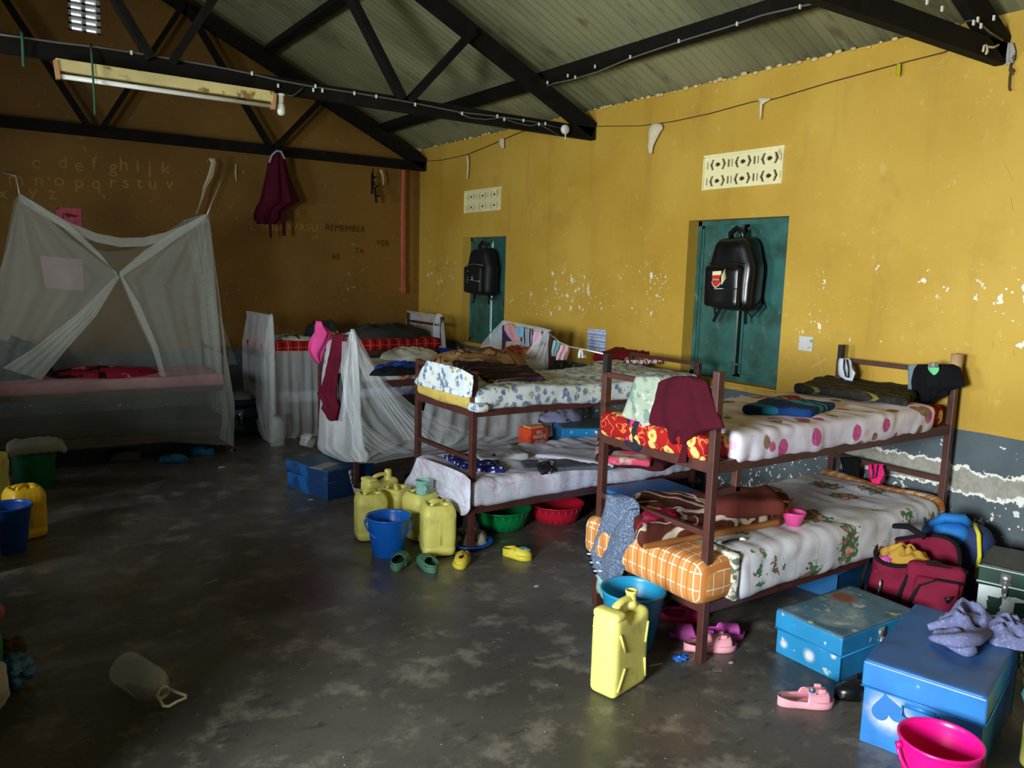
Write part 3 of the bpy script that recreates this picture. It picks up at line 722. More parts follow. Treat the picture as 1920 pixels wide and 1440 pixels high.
# head rail of the nearest bed
PH = PL('x', 4.40)
M_whitecloth = mat('white_cotton', (212, 216, 222), .85, bump=(20, .3))
t = thing('hanging_vest', 'white vest with dark binding on the head rail of the nearest bunk bed', 'vest', X(1588, 715, 4.4), 0, frame=False)
hang('body', None, None, M_whitecloth, PL('x', 4.398), [(672, 1573, 1592), (680, 1571, 1598), (695, 1571, 1603), (705, 1573, 1604), (715, 1590, 1599)], t, amp=.008, th=.015, nf=2)
bm = bmesh.new(); tube(bm, [X(u, v, 4.37) for u, v in ((1583, 673), (1582, 690), (1586, 706), (1591, 708), (1591, 690), (1588, 674))], .005); tube(bm, [X(u, v, 4.37) for u, v in ((1598, 678), (1599, 690), (1605, 699), (1600, 714))], .005)
fin(bm, 'dark_binding', M_black, t, frame=Matrix.Identity(4))
M_jacket = mat('black_fleece', (16, 17, 20), .9, bump=(40, .4))
hang('grey_cloth', 'grey-blue cloth hanging on the head rail beside the black jacket', 'cloth', mat('grey_blue_cloth', (116, 132, 142), .9, bump=(20, .3)), PL('x', 4.40), [(684, 1703, 1725), (700, 1702, 1722), (715, 1703, 1716), (735, 1702, 1712)], amp=.006, th=.012, nf=2)
hang('black_jacket', 'black fleece jacket hung over the wall-side corner of the nearest bunk bed', 'jacket', M_jacket, PL('x', 4.375),
     [(683, 1722, 1785), (690, 1716, 1800), (705, 1712, 1803), (715, 1711, 1806), (727, 1711, 1809), (730, 1712, 1780), (742, 1714, 1776), (752, 1722, 1752), (757, 1732, 1742)], amp=.014, th=.04, nf=2.5, bulge=.025, nc=34, seed=3)
t = thing('small_pouch', 'small pouch with a green bottom and grey top hanging on the black jacket', 'pouch', X(1751, 700, 4.32), 0, frame=False)
hang('green_bottom', None, None, mat('light_green_cloth', (110, 200, 140), .8), PL('x', 4.318), [(688, 1740, 1761), (694, 1741, 1761), (699, 1745, 1758), (703, 1750, 1753)], t, amp=.002, th=.012, nf=1)
hang('grey_top', None, None, mat('grey_mottled_plastic', (132, 130, 122), .4, [('noise', 20, .5, .6, (60, 56, 52), 2)]), PL('x', 4.316), [(679, 1746, 1756), (682, 1741, 1760), (689, 1740, 1761)], t, amp=.002, th=.012, nf=1)
FR[0] = None
hang('hanging_shorts', 'black shorts hanging on the low head rail of the nearest bunk bed', 'shorts', M_jacket, PL('x', 4.395), [(857, 1574, 1612), (866, 1576, 1613), (876, 1580, 1613), (890, 1581, 1612), (906, 1582, 1609)], amp=.008, th=.02, nf=1.5, bulge=.008)
t = thing('hanging_underwear', 'hot pink underwear with black edging hanging on the low head rail', 'underwear', X(1643, 900, 4.4), 0, frame=False)
hang('body', None, None, M_hotpink, PL('x', 4.393), [(870, 1627, 1657), (885, 1628, 1658), (898, 1631, 1658), (907, 1636, 1653), (915, 1642, 1649)], t, amp=.012, th=.018, nf=2)
bm = bmesh.new(); tube(bm, [X(u, v, 4.36) for u, v in ((1635, 871), (1637, 888), (1634, 898), (1642, 894), (1646, 872))], .004); tube(bm, [X(u, v, 4.36) for u, v in ((1656, 872), (1659, 890), (1651, 905), (1647, 915), (1640, 910))], .004)
fin(bm, 'black_edging', M_black, t, frame=Matrix.Identity(4)); FR[0] = None
# nearest bed, lower tier
M_choc = mat('chocolate_scroll_fleece', (88, 42, 34), .9, [('scribble', 4.2, .035, (206, 188, 168), 4), ('scribble', 2.6, .022, (206, 188, 168), 9)], bump=(50, .3))
t = thing('folded_blanket', 'chocolate fleece blanket with cream scrolls folded on the nearest lower bunk', 'blanket', (3.1, 2.7, .478), 0, frame=False)
zb = .482
fin(quad_soft(zquad(((1195, 1030), (1440, 985), (1480, 955), (1180, 950)), zb), zb, .085, None, .02, .012, 6, 3, rid=.02), 'fleece', M_choc, t, frame=Matrix.Identity(4))
fin(quad_soft(zquad(((1205, 1032), (1462, 985), (1490, 940), (1190, 955)), zb), zb-.004, .028, None, .03, .006, 6, 5), 'golden_border', mat('golden_brown_satin', (150, 96, 48), .5), t, 'golden brown satin border', frame=Matrix.Identity(4))
fin(quad_soft(zquad(((1330, 970), (1475, 965), (1440, 935), (1345, 930)), .56), .555, .07, None, .02, .015, 6, 8, rid=.015), 'folded_top', mat('chocolate_fleece', (98, 46, 38), .9, bump=(50, .3)), t, 'plain chocolate back of the fleece', frame=Matrix.Identity(4))
FR[0] = None
folded('fleece_cloth', 'crimson and pink fleece tucked at the foot of the chocolate blanket', 'fleece', mat('crimson_fleece', (176, 24, 72), .95, [('flower', 8, .3, (232, 150, 120), (240, 200, 120), 3), ('noise', 5, .55, .62, (190, 90, 120), 5)], bump=(40, .5)),
       ((1192, 1018), (1275, 1008), (1272, 985), (1200, 975)), .49, .085, 7, .012)
bm = bmesh.new(); c = Z(1487, 984, .482)
lathe(bm, [(.001, .006), (.030, .006), (.052, .062), (.056, .068), (.058, .064), (.054, .058), (.034, .0), (.001, 0)], c, 32)
t = thing('pink_bowl', 'pink plastic bowl of porridge on the rose sheet of the nearest lower bunk', 'bowl', c, 0, frame=False)
fin(bm, 'bowl_body', mat('pink_plastic', (224, 78, 146), .35), t, frame=Matrix.Identity(4))
bm = bmesh.new(); lathe(bm, [(.042, .04), (.025, .052), (.0, .058)], c, 20); fin(bm, 'porridge', mat('cream_porridge', (222, 212, 188), .8), t, frame=Matrix.Identity(4)); FR[0] = None
t = thing('toothbrush', 'dark blue and white toothbrush lying on the rose-printed sheet', 'toothbrush', Z(1375, 1014, .484), 0, frame=False)
bm = bmesh.new(); tube(bm, [Z(1354, 1018, .486), Z(1370, 1013, .487), Z(1386, 1011, .487)], [.004, .007, .005]); fin(bm, 'handle', mat('navy_plastic', (24, 46, 66), .4), t, frame=Matrix.Identity(4))
bm = bmesh.new(); tube(bm, [Z(1386, 1011, .487), Z(1392, 1010, .489), Z(1398, 1012, .487)], [.005, .008, .004]); fin(bm, 'head', M_white, t, frame=Matrix.Identity(4)); FR[0] = None
# grey sweater with striped cuffs over the low foot rail
M_heather = mat('blue_grey_heather_knit', (84, 96, 118), .95, [('noise', 170, .50, .60, (136, 150, 176), 2), ('noise', 150, .56, .66, (52, 62, 84), 6)], bump=(90, .25))
t = thing('hanging_sweater', 'blue-grey heather sweater with striped cuffs over the low foot rail', 'sweater', X(1150, 1080, 2.5), 0, frame=False)
M_navy = mat('navy_rib', (20, 26, 44), .9)
hang('body', None, None, M_heather, PL('x', 2.512), [(926, 1140, 1160), (933, 1136, 1186), (945, 1134, 1197), (960, 1130, 1199), (985, 1123, 1195), (1010, 1113, 1193), (1035, 1105, 1182), (1060, 1112, 1177), (1075, 1122, 1172), (1088, 1135, 1160)], t, amp=.018, th=.035, nf=2.0, bulge=.02, nc=40, seed=6, wr=.004)
hang('sleeve', None, None, M_heather, PL('x', 2.475), [(955, 1180, 1199), (990, 1155, 1196), (1020, 1140, 1186), (1050, 1128, 1178), (1080, 1131, 1166), (1090, 1136, 1156)], t, amp=.008, th=.03, nf=1.5, bulge=.014, seed=8, wr=.004)
for k, (v0, u0, u1) in enumerate(((1036, 1100, 1109), (1052, 1105, 1116), (1068, 1111, 1124))):
    hang('striped_cuff', None, None, M_navy if k % 2 == 0 else M_navy, PL('x', 2.505), [(v0-2, u0-1, u1+6), (v0+8, u0+3, u1+14)], t, amp=.001, th=.03, nf=1, nc=6, nr=4)
    hang('cuff_stripe', None, None, M_whitecloth, PL('x', 2.484), [(v0+1, u0, u1+7), (v0+4, u0+2, u1+10)], t, amp=.001, th=.004, nf=1, nc=6, nr=3)
FR[0] = None
# ------------------------------------------------------------------ second bed
folded('folded_blanket', 'dark purple blanket with yellow dashes across the foot of the second top bunk', 'blanket', mat('dark_plum_wool', (46, 30, 44), .9, [('band', 1, .17, .010, (150, 124, 70), .3), ('noise', 5, .6, .7, (66, 48, 62), 4)], bump=(30, .4)),
       ((916, 722), (1020, 716), (985, 690), (850, 684)), .965, .028, 12, .014, rid=.015)
folded('crocheted_cloth', 'red and white crocheted cloth at the wall end of the second top bunk', 'cloth', mat('red_white_crochet', (130, 24, 36), .9, [('band', 0, .06, .02, (206, 196, 190), .3), ('noise', 40, .52, .6, (214, 200, 196), 3)], bump=(50, .5)),
       ((1175, 684), (1240, 683), (1262, 676), (1165, 668)), .965, .035, 5, .012)
folded('maroon_cloth', 'deep red cloth heap at the wall end of the second top bunk', 'cloth', mat('deep_red_cloth', (110, 18, 30), .9, bump=(20, .4)), ((1110, 676), (1230, 672), (1250, 668), (1150, 662)), .985, .05, 8, .016, rid=.02)
def open_book(label, c, rot, w, h, name='open_book', cover=(210, 205, 195), th=.012):
    t = thing(name, label, 'book', c, rot)
    for sg in (-1, 1):
        bm = bmesh.new()
        def f(s, v_, sg=sg): return V((sg*s*w/2, (v_-.5)*h, th*(.5+.9*sin(pi*min(1, s*1.15))**.8*.6)))
        grid(bm, f, 10, 2); grid(bm, lambda s, v_: V((sg*s*w/2, (v_-.5)*h, 0)), 10, 2)
        fin(bm, 'page_block', mat('printed_page', cover, .8, [('band', 1, .012, .004, (170, 170, 172), .2)], vary=.03) if sg < 0 else bpy.data.materials.get('printed_page.001') or mat('printed_page', cover, .8, [('band', 1, .012, .004, (170, 170, 172), .2)], vary=.03), t, dbl=0)
    bm = bmesh.new(); box(bm, (-w/2-.004, -h/2-.003, -.003), (w/2+.004, h/2+.003, 0)); fin(bm, 'cover', mat('book_cover', (170, 165, 155), .7), t, smooth=False)
    FR[0] = None
open_book('open white book lying at the wall end of the second top bunk', Z(1128+20, 680, .975), .35, .26, .17)
folded('patterned_cloth', 'navy cloth with white dots on the second lower bunk', 'cloth', mat('navy_white_spots', (28, 36, 104), .85, [('spot', 32, .30, (205, 208, 222), 3)], bump=(20, .4)), ((875, 885), (945, 886), (930, 858), (828, 857)), .43, .022, 21, .010, rid=.012)
folded('loose_sheet', 'rumpled pale flowered sheet bunched on the second lower bunk', 'sheet', mat('pale_grey_pink_print', (186, 190, 196), .85, [('noise', 9, .5, .66, (188, 170, 182), 3)], bump=(10, .4)), ((900, 872), (990, 862), (960, 845), (880, 846)), .425, .035, 22, .012, rid=.02)
folded('folded_trousers', 'grey trousers laid on the second lower bunk beside papers', 'trousers', mat('grey_cotton', (84, 88, 98), .9, bump=(20, .4)), ((985, 884), (1150, 880), (1190, 866), (975, 868)), .428, .020, 23, .008, rid=.012)
folded('dark_cloth', 'small black cloth with white marks near the edge of the second lower bunk', 'cloth', mat('black_white_marks', (22, 22, 34), .7, [('noise', 16, .58, .64, (220, 220, 226), 5)]), ((1014, 892), (1038, 888), (1030, 872), (1004, 876)), .43, .03, 24, .010)
folded('folded_sheet', 'plain lilac sheet lifted on the wall side of the second lower bunk', 'sheet', mat('lilac_grey_sheet', (176, 176, 190), .85, bump=(8, .4)), ((1000, 858), (1150, 880), (1165, 855), (1090, 838)), .43, .03, 25, .010)
t = thing('strip_of_cards', 'white printed strip lying across the grey trousers', 'packet', Z(1010, 866, .45), 0, frame=False)
fin(quad_soft(zquad(((1006, 868), (1036, 872), (1040, 866), (1012, 860)), .45), .448, .006, .002, .02, 0), 'card', mat('white_card', (226, 226, 232), .5, [('band', 0, .05, .012, (60, 70, 140), .3)], vary=.02), t, frame=Matrix.Identity(4)); FR[0] = None
M_pinkfleece = mat('maroon_pink_mink_blanket', (70, 28, 34), .9, [('flower', 3.6, .32, (196, 188, 180), (196, 120, 130), 7), ('noise', 4, .6, .63, (226, 76, 112), 2)], bump=(40, .4))
t = thing('folded_blanket', 'round-cornered maroon mink blanket with pink flowers on the second lower bunk', 'blanket', Z(1180, 855, .45), 0, frame=False)
fin(quad_soft(zquad(((1115, 868), (1245, 880), (1300, 855), (1120, 826)), .45), .43, .06, None, .02, .012, 7, 31), 'pile', M_pinkfleece, t, frame=Matrix.Identity(4))
fin(quad_soft(zquad(((1140, 862), (1220, 868), (1225, 852), (1150, 848)), .50), .47, .045, None, .02, .012, 9, 33), 'pink_fold', mat('pink_fleece', (216, 78, 108), .95, [('noise', 7, .5, .6, (196, 190, 178), 2)], bump=(40, .4)), t, 'pink fold with pale flowers', frame=Matrix.Identity(4)); FR[0] = None

# ------------------------------------------------------------------ third bed: heaps on its top tier, clothes on the rails
M_tan = mat('tan_brown_fleece', (148, 116, 78), .9, [('noise', 4, .5, .62, (104, 72, 44), 2), ('scribble', 6, .03, (84, 50, 28), 5)], bump=(40, .3))
def hp(name, label, cat, m, u, v, z, rx, ry, h, seed=0, rot=0, **k): return heap(name, label, cat, m, Z(u, v, z), rx, ry, h, seed, rot, **k)
hp('rumpled_blanket', 'tan and brown patterned blanket heaped on the third top bunk', 'blanket', M_tan, 900, 685, .93, .42, .28, .13, 3, .1)
hp('rumpled_blanket', 'rust red flowered blanket end by the netted head of the third top bunk', 'blanket', mat('rust_red_print', (150, 62, 38), .9, [('noise', 7, .52, .62, (206, 140, 96), 3)], bump=(20, .4)), 975, 668, .93, .18, .16, .10, 5)
hp('rumpled_clothes', 'grey-white clothes heaped on the foot half of the third top bunk', 'clothes', mat('grey_white_clothes', (186, 184, 172), .9, bump=(14, .4)), 770, 672, .93, .26, .20, .09, 7, .2)
hp('blue_cloth', 'royal blue cloth with white edge lying on the third top bunk', 'cloth', mat('royal_blue_cloth', (30, 66, 160), .85, [('noise', 5, .62, .64, (216, 216, 222), 2)], bump=(20, .4)), 748, 690, .93, .20, .10, .05, 9, .1)
hp('blue_cloth', 'dark blue garment beside the open book on the third top bunk', 'garment', mat('dark_blue_cloth', (24, 44, 104), .85, bump=(20, .4)), 838, 668, .93, .12, .10, .07, 10)
hp('dark_clothes', 'black clothes bundle at the near edge of the third top bunk', 'clothes', M_jacket, 745, 702, .93, .20, .07, .06, 12)
t = thing('hair_scrunchie', 'ring of tan coiled braid on the black clothes of the third top bunk', 'hair band', Z(757, 700, .94), 0, frame=False)
bm = bmesh.new(); cc = Y(757, 700, 5.22); pts = [cc+V((.045*cos(a), 0, .045*sin(a)+.012)) for a in [2*pi*k/40 for k in range(40)]]
tube(bm, pts, [.014+.003*sin(k*2.2) for k in range(40)], 8, closed=True); fin(bm, 'coil', mat('tan_braid', (176, 120, 88), .8), t, frame=Matrix.Identity(4)); FR[0] = None
open_book('open white book on top of the heaped blankets, third top bunk', Y(885, 668, 5.35), .1, .24, .17)
M_netw = net_mat('white_mosquito_net', (236, 241, 246), .39)
M_netw2 = net_mat('old_dim_mosquito_net', (170, 178, 170), .26)
P3 = PL('y', 5.245); P3b = PL('y', 5.20)
n3 = thing('mosquito_net', 'white mosquito net torn and wrapped around the third bunk bed', 'mosquito net', (3.1, 5.6, .3), 0, frame=False)
nk = dict(th=0, nc=60)
hang('near_side', None, None, M_netw, P3, [(617, 658, 664), (640, 655, 678), (680, 650, 700), (720, 645, 728), (760, 640, 775), (790, 634, 830), (815, 628, 905), (832, 622, 960), (842, 625, 905), (852, 640, 800), (862, 662, 735), (868, 672, 705)], n3, amp=.018, nf=6, nr=40, **nk)
hang('gathered_edge', None, None, M_netw, P3b, [(619, 659, 663), (650, 663, 676), (690, 676, 700), (730, 700, 728), (770, 722, 760), (800, 742, 790), (825, 758, 815)], n3, amp=.012, nf=5, nr=40, th=0, nc=30)
hang('gathered_edge', None, None, M_netw, P3b, [(640, 642, 652), (700, 640, 652), (760, 648, 664), (800, 660, 690), (830, 676, 730), (850, 700, 780)], n3, amp=.012, nf=4, nr=40, th=0, nc=30)
hang('lower_drape', None, None, M_netw, P3, [(752, 800, 1035), (775, 795, 1036), (800, 790, 1036), (818, 786, 1036), (826, 790, 1000), (834, 800, 950), (841, 760, 880)], n3, amp=.022, nf=7, nr=30, **nk)
hang('foot_side', None, None, M_netw, PL('v', ((2.20, 6.02), (2.20, 5.25))), [(622, 655, 664), (640, 612, 668), (700, 603, 672), (780, 598, 674), (840, 596, 680), (852, 610, 690), (866, 650, 684)], n3, amp=.03, nf=5, nr=30, **nk)
hang('head_fan', None, None, M_netw, PL('y', 5.30), [(620, 1024, 1032), (640, 1006, 1033), (665, 985, 1034), (690, 962, 1035), (730, 920, 1036), (760, 890, 1037)], n3, amp=.03, nf=6, nr=30, **nk)
hang('head_side', None, None, M_netw, PL('x', 3.97), [(601, 941, 948), (618, 925, 1032), (640, 905, 1033), (690, 880, 1034)], n3, amp=.02, nf=3, nr=20, **nk)
FR[0] = None
hang('pink_hoodie', 'bright pink hooded top hanging at the foot corner of the third bunk bed', 'hooded top', mat('bright_pink_jersey', (214, 74, 142), .85, bump=(20, .3)), PL('y', 5.75),
     [(602, 592, 602), (612, 590, 608), (622, 590, 622), (632, 583, 621), (645, 578, 616), (660, 578, 606), (672, 585, 602), (680, 593, 600)], amp=.02, th=.05, nf=2, bulge=.03, seed=3)
hang('maroon_garment', 'long twisted maroon garment hanging down the foot of the third bunk bed', 'garment', M_maroon2, PL('v', ((2.10, 5.75), (2.16, 5.15))),
     [(627, 624, 645), (650, 622, 643), (680, 617, 637), (705, 612, 632), (725, 604, 630), (738, 593, 630), (748, 602, 631), (757, 606, 633), (765, 602, 636), (775, 612, 632), (785, 620, 629), (789, 626, 628)], amp=.014, th=.03, nf=2.2, bulge=.015, seed=5)
hang('brown_cloth_end', 'brown cloth end hanging beside the maroon garment', 'cloth', mat('brown_grey_cloth', (110, 104, 96), .9), PL('v', ((2.15, 5.75), (2.20, 5.15))), [(700, 634, 640), (740, 634, 640), (770, 634, 644), (785, 640, 648)], amp=.004, th=.01, nf=1)
# clothes over the head rail of the third bed
cl = PL('x', 3.93)
hang('draped_clothes', 'pink ribbed top over the netted head rail, next to the window', 'top', mat('dusty_pink_cloth', (198, 148, 154), .9, [('band', 1, .02, .004, (176, 116, 128), 0)], bump=(20, .4)), cl, [(607, 946, 958), (616, 944, 968), (628, 950, 974), (640, 962, 976)], amp=.01, th=.02, nf=2)
hang('draped_clothes', 'navy cloth hanging under the pink ribbed top by the window', 'cloth', mat('violet_navy_cloth', (48, 42, 92), .9), PL('x', 3.95), [(614, 941, 950), (630, 942, 960), (640, 950, 958)], amp=.006, th=.012, nf=1)
hang('draped_clothes', 'sky blue cloth over the netted head rail', 'cloth', mat('sky_blue_cloth', (112, 168, 196), .9, bump=(20, .4)), cl, [(613, 966, 982), (622, 967, 982), (632, 972, 980)], amp=.008, th=.016, nf=2)
hang('draped_clothes', 'grey striped vest with dark binding over the netted head rail', 'vest', mat('grey_dark_stripe', (150, 158, 174), .9, [('band', 1, .075, .012, (26, 26, 38), .3)], bump=(20, .4)), cl, [(616, 982, 996), (630, 980, 997), (645, 977, 996), (651, 976, 990)], amp=.008, th=.016, nf=2)
hang('draped_clothes', 'pale pink baby cloth over the netted head rail, nearest the post', 'cloth', mat('pale_pink_cloth', (216, 172, 196), .9, [('spot', 22, .2, (190, 130, 160), 2)], bump=(20, .4)), cl, [(621, 1001, 1015), (632, 998, 1015), (648, 998, 1010)], amp=.008, th=.016, nf=2)
# clothes line from the third bed to the nearest bed
bm = bmesh.new(); pts = [(1030, 625, 5.27), (1050, 642, 5.0), (1068, 650, 4.7), (1090, 654, 4.2), (1130, 663, 2.95)]
LP = [Y(*p) for p in pts]; tube(bm, LP, .004, 6); fin(bm, 'clothes_line', M_white, None, 'thin white clothes line between the netted head post and the nearest bed', 'clothes line')
hang('line_clothes', 'pale blue garment pegged on the white clothes line', 'garment', mat('ice_blue_cloth', (140, 186, 200), .9, [('band', 1, .05, .008, (60, 90, 110), .1)], bump=(20, .4)), PL('y', 5.10), [(638, 1038, 1048), (645, 1037, 1053), (658, 1034, 1048), (668, 1034, 1042)], amp=.008, th=.014, nf=2)
hang('line_clothes', 'light pink knickers hanging on the white clothes line', 'underwear', mat('light_pink_cloth', (222, 178, 190), .9, bump=(20, .4)), PL('y', 4.82), [(646, 1052, 1066), (655, 1050, 1069), (664, 1044, 1066), (675, 1042, 1062)], amp=.008, th=.014, nf=2)
hang('line_clothes', 'small white rag hanging on the white clothes line', 'rag', M_whitecloth, PL('y', 4.15), [(655, 1087, 1092), (664, 1084, 1096), (671, 1083, 1100)], amp=.008, th=.008, nf=2)
# ------------------------------------------------------------------ fourth bed
P4 = PL('y', 7.42)
n4 = thing('mosquito_net', 'greyish mosquito net drawn around the farthest bunk bed', 'mosquito net', (3.2, 7.8, .2), 0, frame=False)
hang('foot_side', None, None, M_netw, PL('v', ((2.27, 8.27), (2.27, 7.40))), [(583, 463, 465), (590, 461, 511), (600, 460, 512), (640, 453, 514), (700, 454, 514), (760, 460, 514), (800, 480, 514), (830, 500, 510)], n4, amp=.03, nf=5, nr=30, **nk)
hang('near_side', None, None, M_netw, P4, [(658, 505, 640), (700, 507, 640), (760, 510, 640), (815, 512, 640), (826, 512, 610)], n4, amp=.02, nf=6, nr=20, **nk)
hang('gathered_edge', None, None, M_netw, PL('y', 7.36), [(588, 508, 511), (620, 500, 513), (680, 495, 514), (760, 496, 512), (826, 500, 510)], n4, amp=.02, nf=4, nr=30, th=0, nc=30)
hang('head_side', None, None, M_netw, PL('x', 4.16), [(582, 763, 765), (592, 762, 830), (620, 758, 832), (660, 756, 834)], n4, amp=.02, nf=3, nr=16, **nk)
hang('head_gather', None, None, M_netw, PL('x', 4.14), [(588, 820, 826), (610, 812, 832), (640, 816, 834), (662, 822, 835)], n4, amp=.03, nf=4, nr=16, th=0, nc=24)
FR[0] = None
M_greycl = mat('charcoal_clothes', (56, 58, 58), .9, bump=(16, .4))
heap('dark_clothes', 'long charcoal clothes heap along the wall end of the farthest top bunk', 'clothes', M_greycl, (3.62, 7.7, .925), .48, .2, .15, 3)
heap('dark_clothes', 'charcoal bundle in the middle of the farthest top bunk', 'clothes', M_greycl, (3.02, 7.95, .925), .2, .16, .17, 5)
heap('white_clothes', 'thin white ruffled clothes along the foot of the farthest top bunk', 'clothes', mat('white_grey_clothes', (190, 190, 186), .9, [('noise', 9, .55, .6, (60, 56, 56), 3)]), (2.55, 7.62, .925), .24, .14, .06, 7)
heap('khaki_clothes', 'khaki patterned cloth on the farthest top bunk beside the charcoal clothes', 'cloth', mat('khaki_print', (150, 132, 86), .9, [('noise', 14, .54, .6, (70, 60, 40), 3)]), (3.0, 7.6, .925), .16, .12, .08, 9)
# ------------------------------------------------------------------ fifth bed and its large net
heap('mink_blanket', 'red pink and black mink blanket spread under the large net', 'blanket', mat('mink_print', (150, 30, 56), .9, [('noise', 5, .54, .58, (24, 14, 18), 3), ('noise', 7, .6, .64, (196, 130, 120), 8)]), (.90, 7.42, .695), .42, .26, .07, 4)
heap('dark_blanket', 'dark blue-grey blanket heap at the left end of the bed under the large net', 'blanket', mat('dark_slate_blanket', (44, 54, 64), .9, bump=(12, .4)), (.22, 7.55, .695), .34, .26, .30, 6)
P5 = PL('y', 7.0)
n5 = thing('mosquito_net', 'large grey-white mosquito net strung up over the bed at the left, tied in the middle', 'mosquito net', (.85, 7.4, .2), 0, frame=False)
M_netf = net_mat('gathered_net_fold', (184, 190, 182), .45)
def ruled(name, A, B, fold, nf, nu=50, nv=30, n=V((0, -1, 0)), m=M_netw2, seed=0):
    """surface between two polylines given in world space"""
    def ev(C, t):
        k = t*(len(C)-1); i = min(len(C)-2, int(k)); return C[i].lerp(C[i+1], k-i)
    bm = bmesh.new()
    def f(s_, t_):
        a, b = ev(A, t_), ev(B, t_); d = (b-a).length
        return a.lerp(b, s_)+n*(fold*min(1, d*2)*(sin(2*pi*nf*s_+seed)+.5*sin(2*pi*nf*2.3*s_+seed*2+3*t_)))
    grid(bm, f, nu, nv); return fin(bm, name, M_netf if name in ('gathered_fold', 'right_flare', 'roof_edge') else m, n5, frame=Matrix.Identity(4))
Yp = lambda pts, y=7.0: [Y(u, v, y) for u, v in pts]
ruled('front_right', Yp([(386, 401), (300, 452), (222, 515), (262, 610), (307, 705)]), Yp([(389, 401), (398, 470), (405, 560), (411, 640), (416, 705)]), .005, 3)
ruled('front_left', Yp([(39, 364), (130, 445), (220, 514), (150, 600), (76, 712)]), Yp([(36, 362), (12, 470), (-20, 560), (-50, 640), (-60, 712)]), .005, 3, seed=2)
ruled('gathered_fold', Yp([(226, 517), (250, 575), (285, 650), (300, 705)], 6.97), Yp([(229, 517), (262, 570), (296, 650), (311, 707)], 6.97), .008, 3, 12)
ruled('gathered_fold', Yp([(219, 515), (150, 585), (60, 655), (5, 690)], 6.97), Yp([(224, 520), (180, 592), (120, 660), (78, 712)], 6.97), .010, 4, 20)
ruled('gathered_fold', Yp([(45, 372), (110, 420), (170, 470), (218, 510)], 6.97), Yp([(60, 376), (130, 420), (190, 478), (220, 519)], 6.97), .008, 3, 12)
ruled('gathered_fold', Yp([(385, 401), (330, 432), (270, 470), (224, 510)], 6.97), Yp([(386, 410), (335, 446), (275, 488), (226, 520)], 6.97), .008, 3, 12)
ruled('skirt', Yp([(-60, 708), (80, 712), (200, 710), (320, 707), (416, 700)]), Yp([(-60, 842), (80, 846), (200, 838), (320, 828), (437, 836)], 6.98), .004, 1, 12, 60, seed=1)
TL, TR = Y(36, 362, 7.0), Y(389, 401, 7.0)
def sag(a, b, d): return [a.lerp(b, k/8)-V((0, 0, d*sin(pi*k/8))) for k in range(9)]
TLb, TRb = TL+V((0, .85, -.02)), TR+V((0, .85, -.02))
ruled('roof', sag(TL, TR, .26), sag(TLb, TRb, .34), .008, 2, 20, 40, n=V((0, 0, 1)))
ruled('roof_edge', sag(TL, TR, .26), [p-V((0, 0, .06)) for p in sag(TL, TR, .27)], .008, 2, 6, 40)
ruled('right_end', [TR, Y(405, 560, 7.0), Y(416, 705, 7.0), Y(437, 836, 6.98)], [TRb, V((1.80, 7.88, 1.4)), V((1.84, 7.88, .7)), V((1.86, 7.88, .1))], .02, 4, n=V((1, 0, 0)))
ruled('right_flare', Yp([(389, 402), (410, 560), (418, 650), (420, 760), (412, 822)], 7.03), Yp([(391, 402), (412, 560), (424, 660), (440, 760), (438, 838)], 7.03), .012, 3, 16)
ruled('back', sag(TLb, TRb, .34), [V((TLb.x-.3+k*.26, 7.87, .68)) for k in range(9)], .006, 2, 30)
FR[0] = None
def cord(name, label, pts, r, m, cat='cord', group=None):
    bm = bmesh.new(); tube(bm, pts, r, 6); return fin(bm, name, m, None, label, cat, group)
cord('net_string', 'pale string holding up the left corner of the large net', [TL, Y(33, 345, 7.2), Y(30, 330, 7.4), V((.30, 8.70, 2.40))], .004, M_white)
cord('net_string', 'pale string holding up the right corner of the large net', [TR, Y(395, 385, 7.1), Y(412, 345, 7.6), Y(424, 312, 8.5)], .005, M_white)
M_strip = mat('pale_torn_strip', (186, 176, 150), .9)
hang('torn_net_strip', 'torn net strip hanging from the back truss above the large net', 'cloth strip', M_strip, PL('y', 8.48), [(297, 391, 404), (305, 396, 405), (330, 389, 400), (350, 381, 388), (372, 377, 381), (390, 371, 374), (402, 366, 369)], amp=.01, th=.006, nf=1, nc=8)
hang('torn_net_strip', 'short pale tape hanging to the right of the net string', 'cloth strip', M_strip, PL('y', 8.70), [(308, 441, 444), (325, 440, 444), (340, 442, 444)], amp=.003, th=.004, nf=1, nc=4)

# ------------------------------------------------------------------ the left row (added unseen outside the frame, spaced to shade the floor)
M_plainm = mat('brown_blanket', (96, 74, 60), .9)
for k, y0 in enumerate((1.98, 2.80, 3.62, 5.30)):
    src = B1; o = copy_tree(src); o.location = (-1.42, y0+.35, 0); o.rotation_euler = (0, 0, pi)
    o['label'] = 'unseen brown steel bunk bed added along the left wall, ' + ('nearest the viewer', 'second in its row', 'third in its row', 'farthest in its row')[k]
    for z, tier in ((.885, 'top'), (.27, 'lower')):
        mattress('unseen brown-blanketed mattress, %s tier of the left-row bed %s' % (tier, ('nearest the viewer', 'second in the row', 'third in the row', 'farthest away')[k]), R4(-2.34, -.44, y0, y0+.72), z, .14, M_plainm, 40+k)
    hang('shading_blanket', 'unseen light-blocking brown blanket hanging over the side of the left-row bed %s' % ('nearest the viewer', 'second in the row', 'third in the row', 'farthest away')[k], 'blanket', M_plainm, (lambda u, v, y0=y0: V((-2.3+u*1.85, y0-.03, 1.0-v)), V((0, -1, 0))), [(0, 0, 1), (.55, .02, .98)], th=.01, nf=6, nr=12)  # added side cover, blocks window light passing below the top mattress
